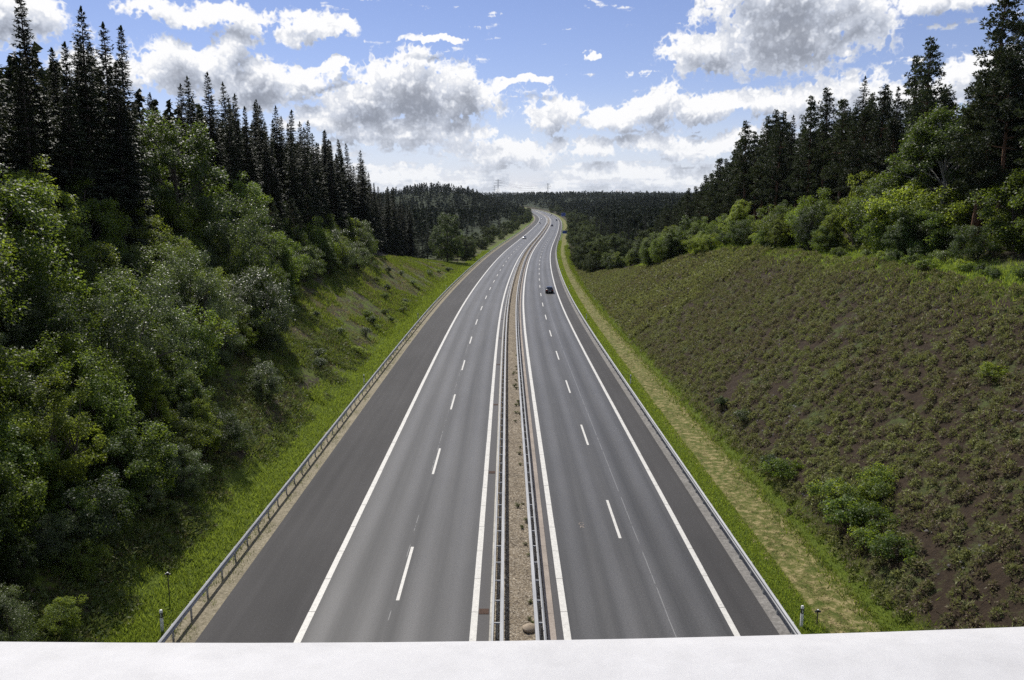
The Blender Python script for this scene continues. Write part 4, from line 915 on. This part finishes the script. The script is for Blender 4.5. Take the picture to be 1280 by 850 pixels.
tufts('heather', S, U, 18, rng.uniform(.12, .32, len(S)), 1.4, 'heather', 'small low plants between the heather tufts on the right slope', .36, .17)
n = 9000; S = rng.uniform(110, 250, n); U = rng.uniform(16.8, 35.5, n); k = (U < np.interp(S, [105, 130, 170, 230], [36, 34, 28, 22])); S, U = S[k], U[k]
tufts('heather', S, U, 18, rng.uniform(.3, .7, len(S)), 1.6, 'heather', 'low heather tufts on the far part of the right slope', .5, .34)
n = 13000; S = near_s(n, 23, 100, 1.5); U = -rng.uniform(17.6, 36, n); k = fbm(S / 3 + 3, U / 3, 2) > -.1; S, U = S[k], U[k]
tufts('undergrowth', S, U, 20, rng.uniform(.3, .8, len(S)), .9, 'undergrowth', 'weedy undergrowth between the bushes of the left slope', .4)
n = 3200; S = rng.uniform(76, 240, n); U = -rng.uniform(18.5, 30, n); k = fbm(S / 6 + 13, U / 4, 2) > .03; S, U = S[k], U[k]
tufts('undergrowth', S, U, 16, rng.uniform(.35, .8, len(S)), .8, 'heather', 'brownish scrub patches on the open left slope', .4)
# slate chips weathering out of the right slope
n = 5200; S = near_s(n, 24, 80, 1.3); U = rng.uniform(17.5, 34, n); k = fbm(S / 3.4 + 31, U / 3.4, 3) > .12; S, U = S[k], U[k]; n = len(S)
P = W(S, U, .05); L = rng.uniform(.08, .3, n); o = obj('scree', leaf_mesh('scree', kites(P, unit(rng.normal(size=(n, 3)) * np.array([1, 1, .4])), np.array([-.4, 0, 1.0])[None] + .5 * rng.normal(size=(n, 3)), L, L * .7, .15), 'rock')); tag(o, 'dark slate chips showing between the heather on the right slope', None, None, 'stuff')

# ---------------------------------------------------------------- thin summer haze in the air
hm = bpy.data.materials.new('haze'); hm.use_nodes = True; hm.node_tree.nodes.clear(); hg = NT(hm.node_tree)
hv = hg.n('ShaderNodeVolumePrincipled', {'Color': (.80, .88, 1.0, 1), 'Density': .000028, 'Anisotropy': 0.0})
hg.n('ShaderNodeOutputMaterial', {'Volume': hv.outputs[0]}); MAT['haze'] = hm
hz = obj('haze', MB().box((-700, 4480, 40), (10400, 9200, 92)).mesh('haze', 'haze')); tag(hz, 'thin bluish haze over the far hills', None, None, 'stuff')

# ---------------------------------------------------------------- look-alikes: say which one by its order across the picture
from bpy_extras.object_utils import world_to_camera_view
bpy.context.view_layer.update()
ORD = ['first', 'second', 'third', 'fourth', 'fifth', 'sixth', 'seventh', 'eighth', 'ninth', 'tenth', 'eleventh', 'twelfth', 'thirteenth', 'fourteenth', 'fifteenth', 'sixteenth', 'seventeenth', 'eighteenth', 'nineteenth', 'twentieth']
by = {}
for o in scene.objects:
    if o.parent is None and o.get('category') and o.get('label'): by.setdefault((o.get('group'), o['label']), []).append(o)
scene.render.resolution_x, scene.render.resolution_y = 1024, 680
for (grp, lab), os_ in by.items():
    if not 2 <= len(os_) <= 20: continue
    os_.sort(key=lambda o: world_to_camera_view(scene, cam, o.matrix_world.translation).x)
    for i, o in enumerate(os_):
        num = ['', '', 'two', 'three', 'four', 'five', 'six', 'seven', 'eight', 'nine', 'ten', 'eleven', 'twelve', 'thirteen', 'fourteen', 'fifteen', 'sixteen', 'seventeen', 'eighteen', 'nineteen', 'twenty'][len(os_)]
        for t in (lab + ', ' + ORD[i] + ' of ' + num + ' from the left', lab + ', ' + ORD[i] + ' from the left', lab + ', ' + ORD[i] + ' from left'):
            if len(t.split()) <= 16: break
        o['label'] = t
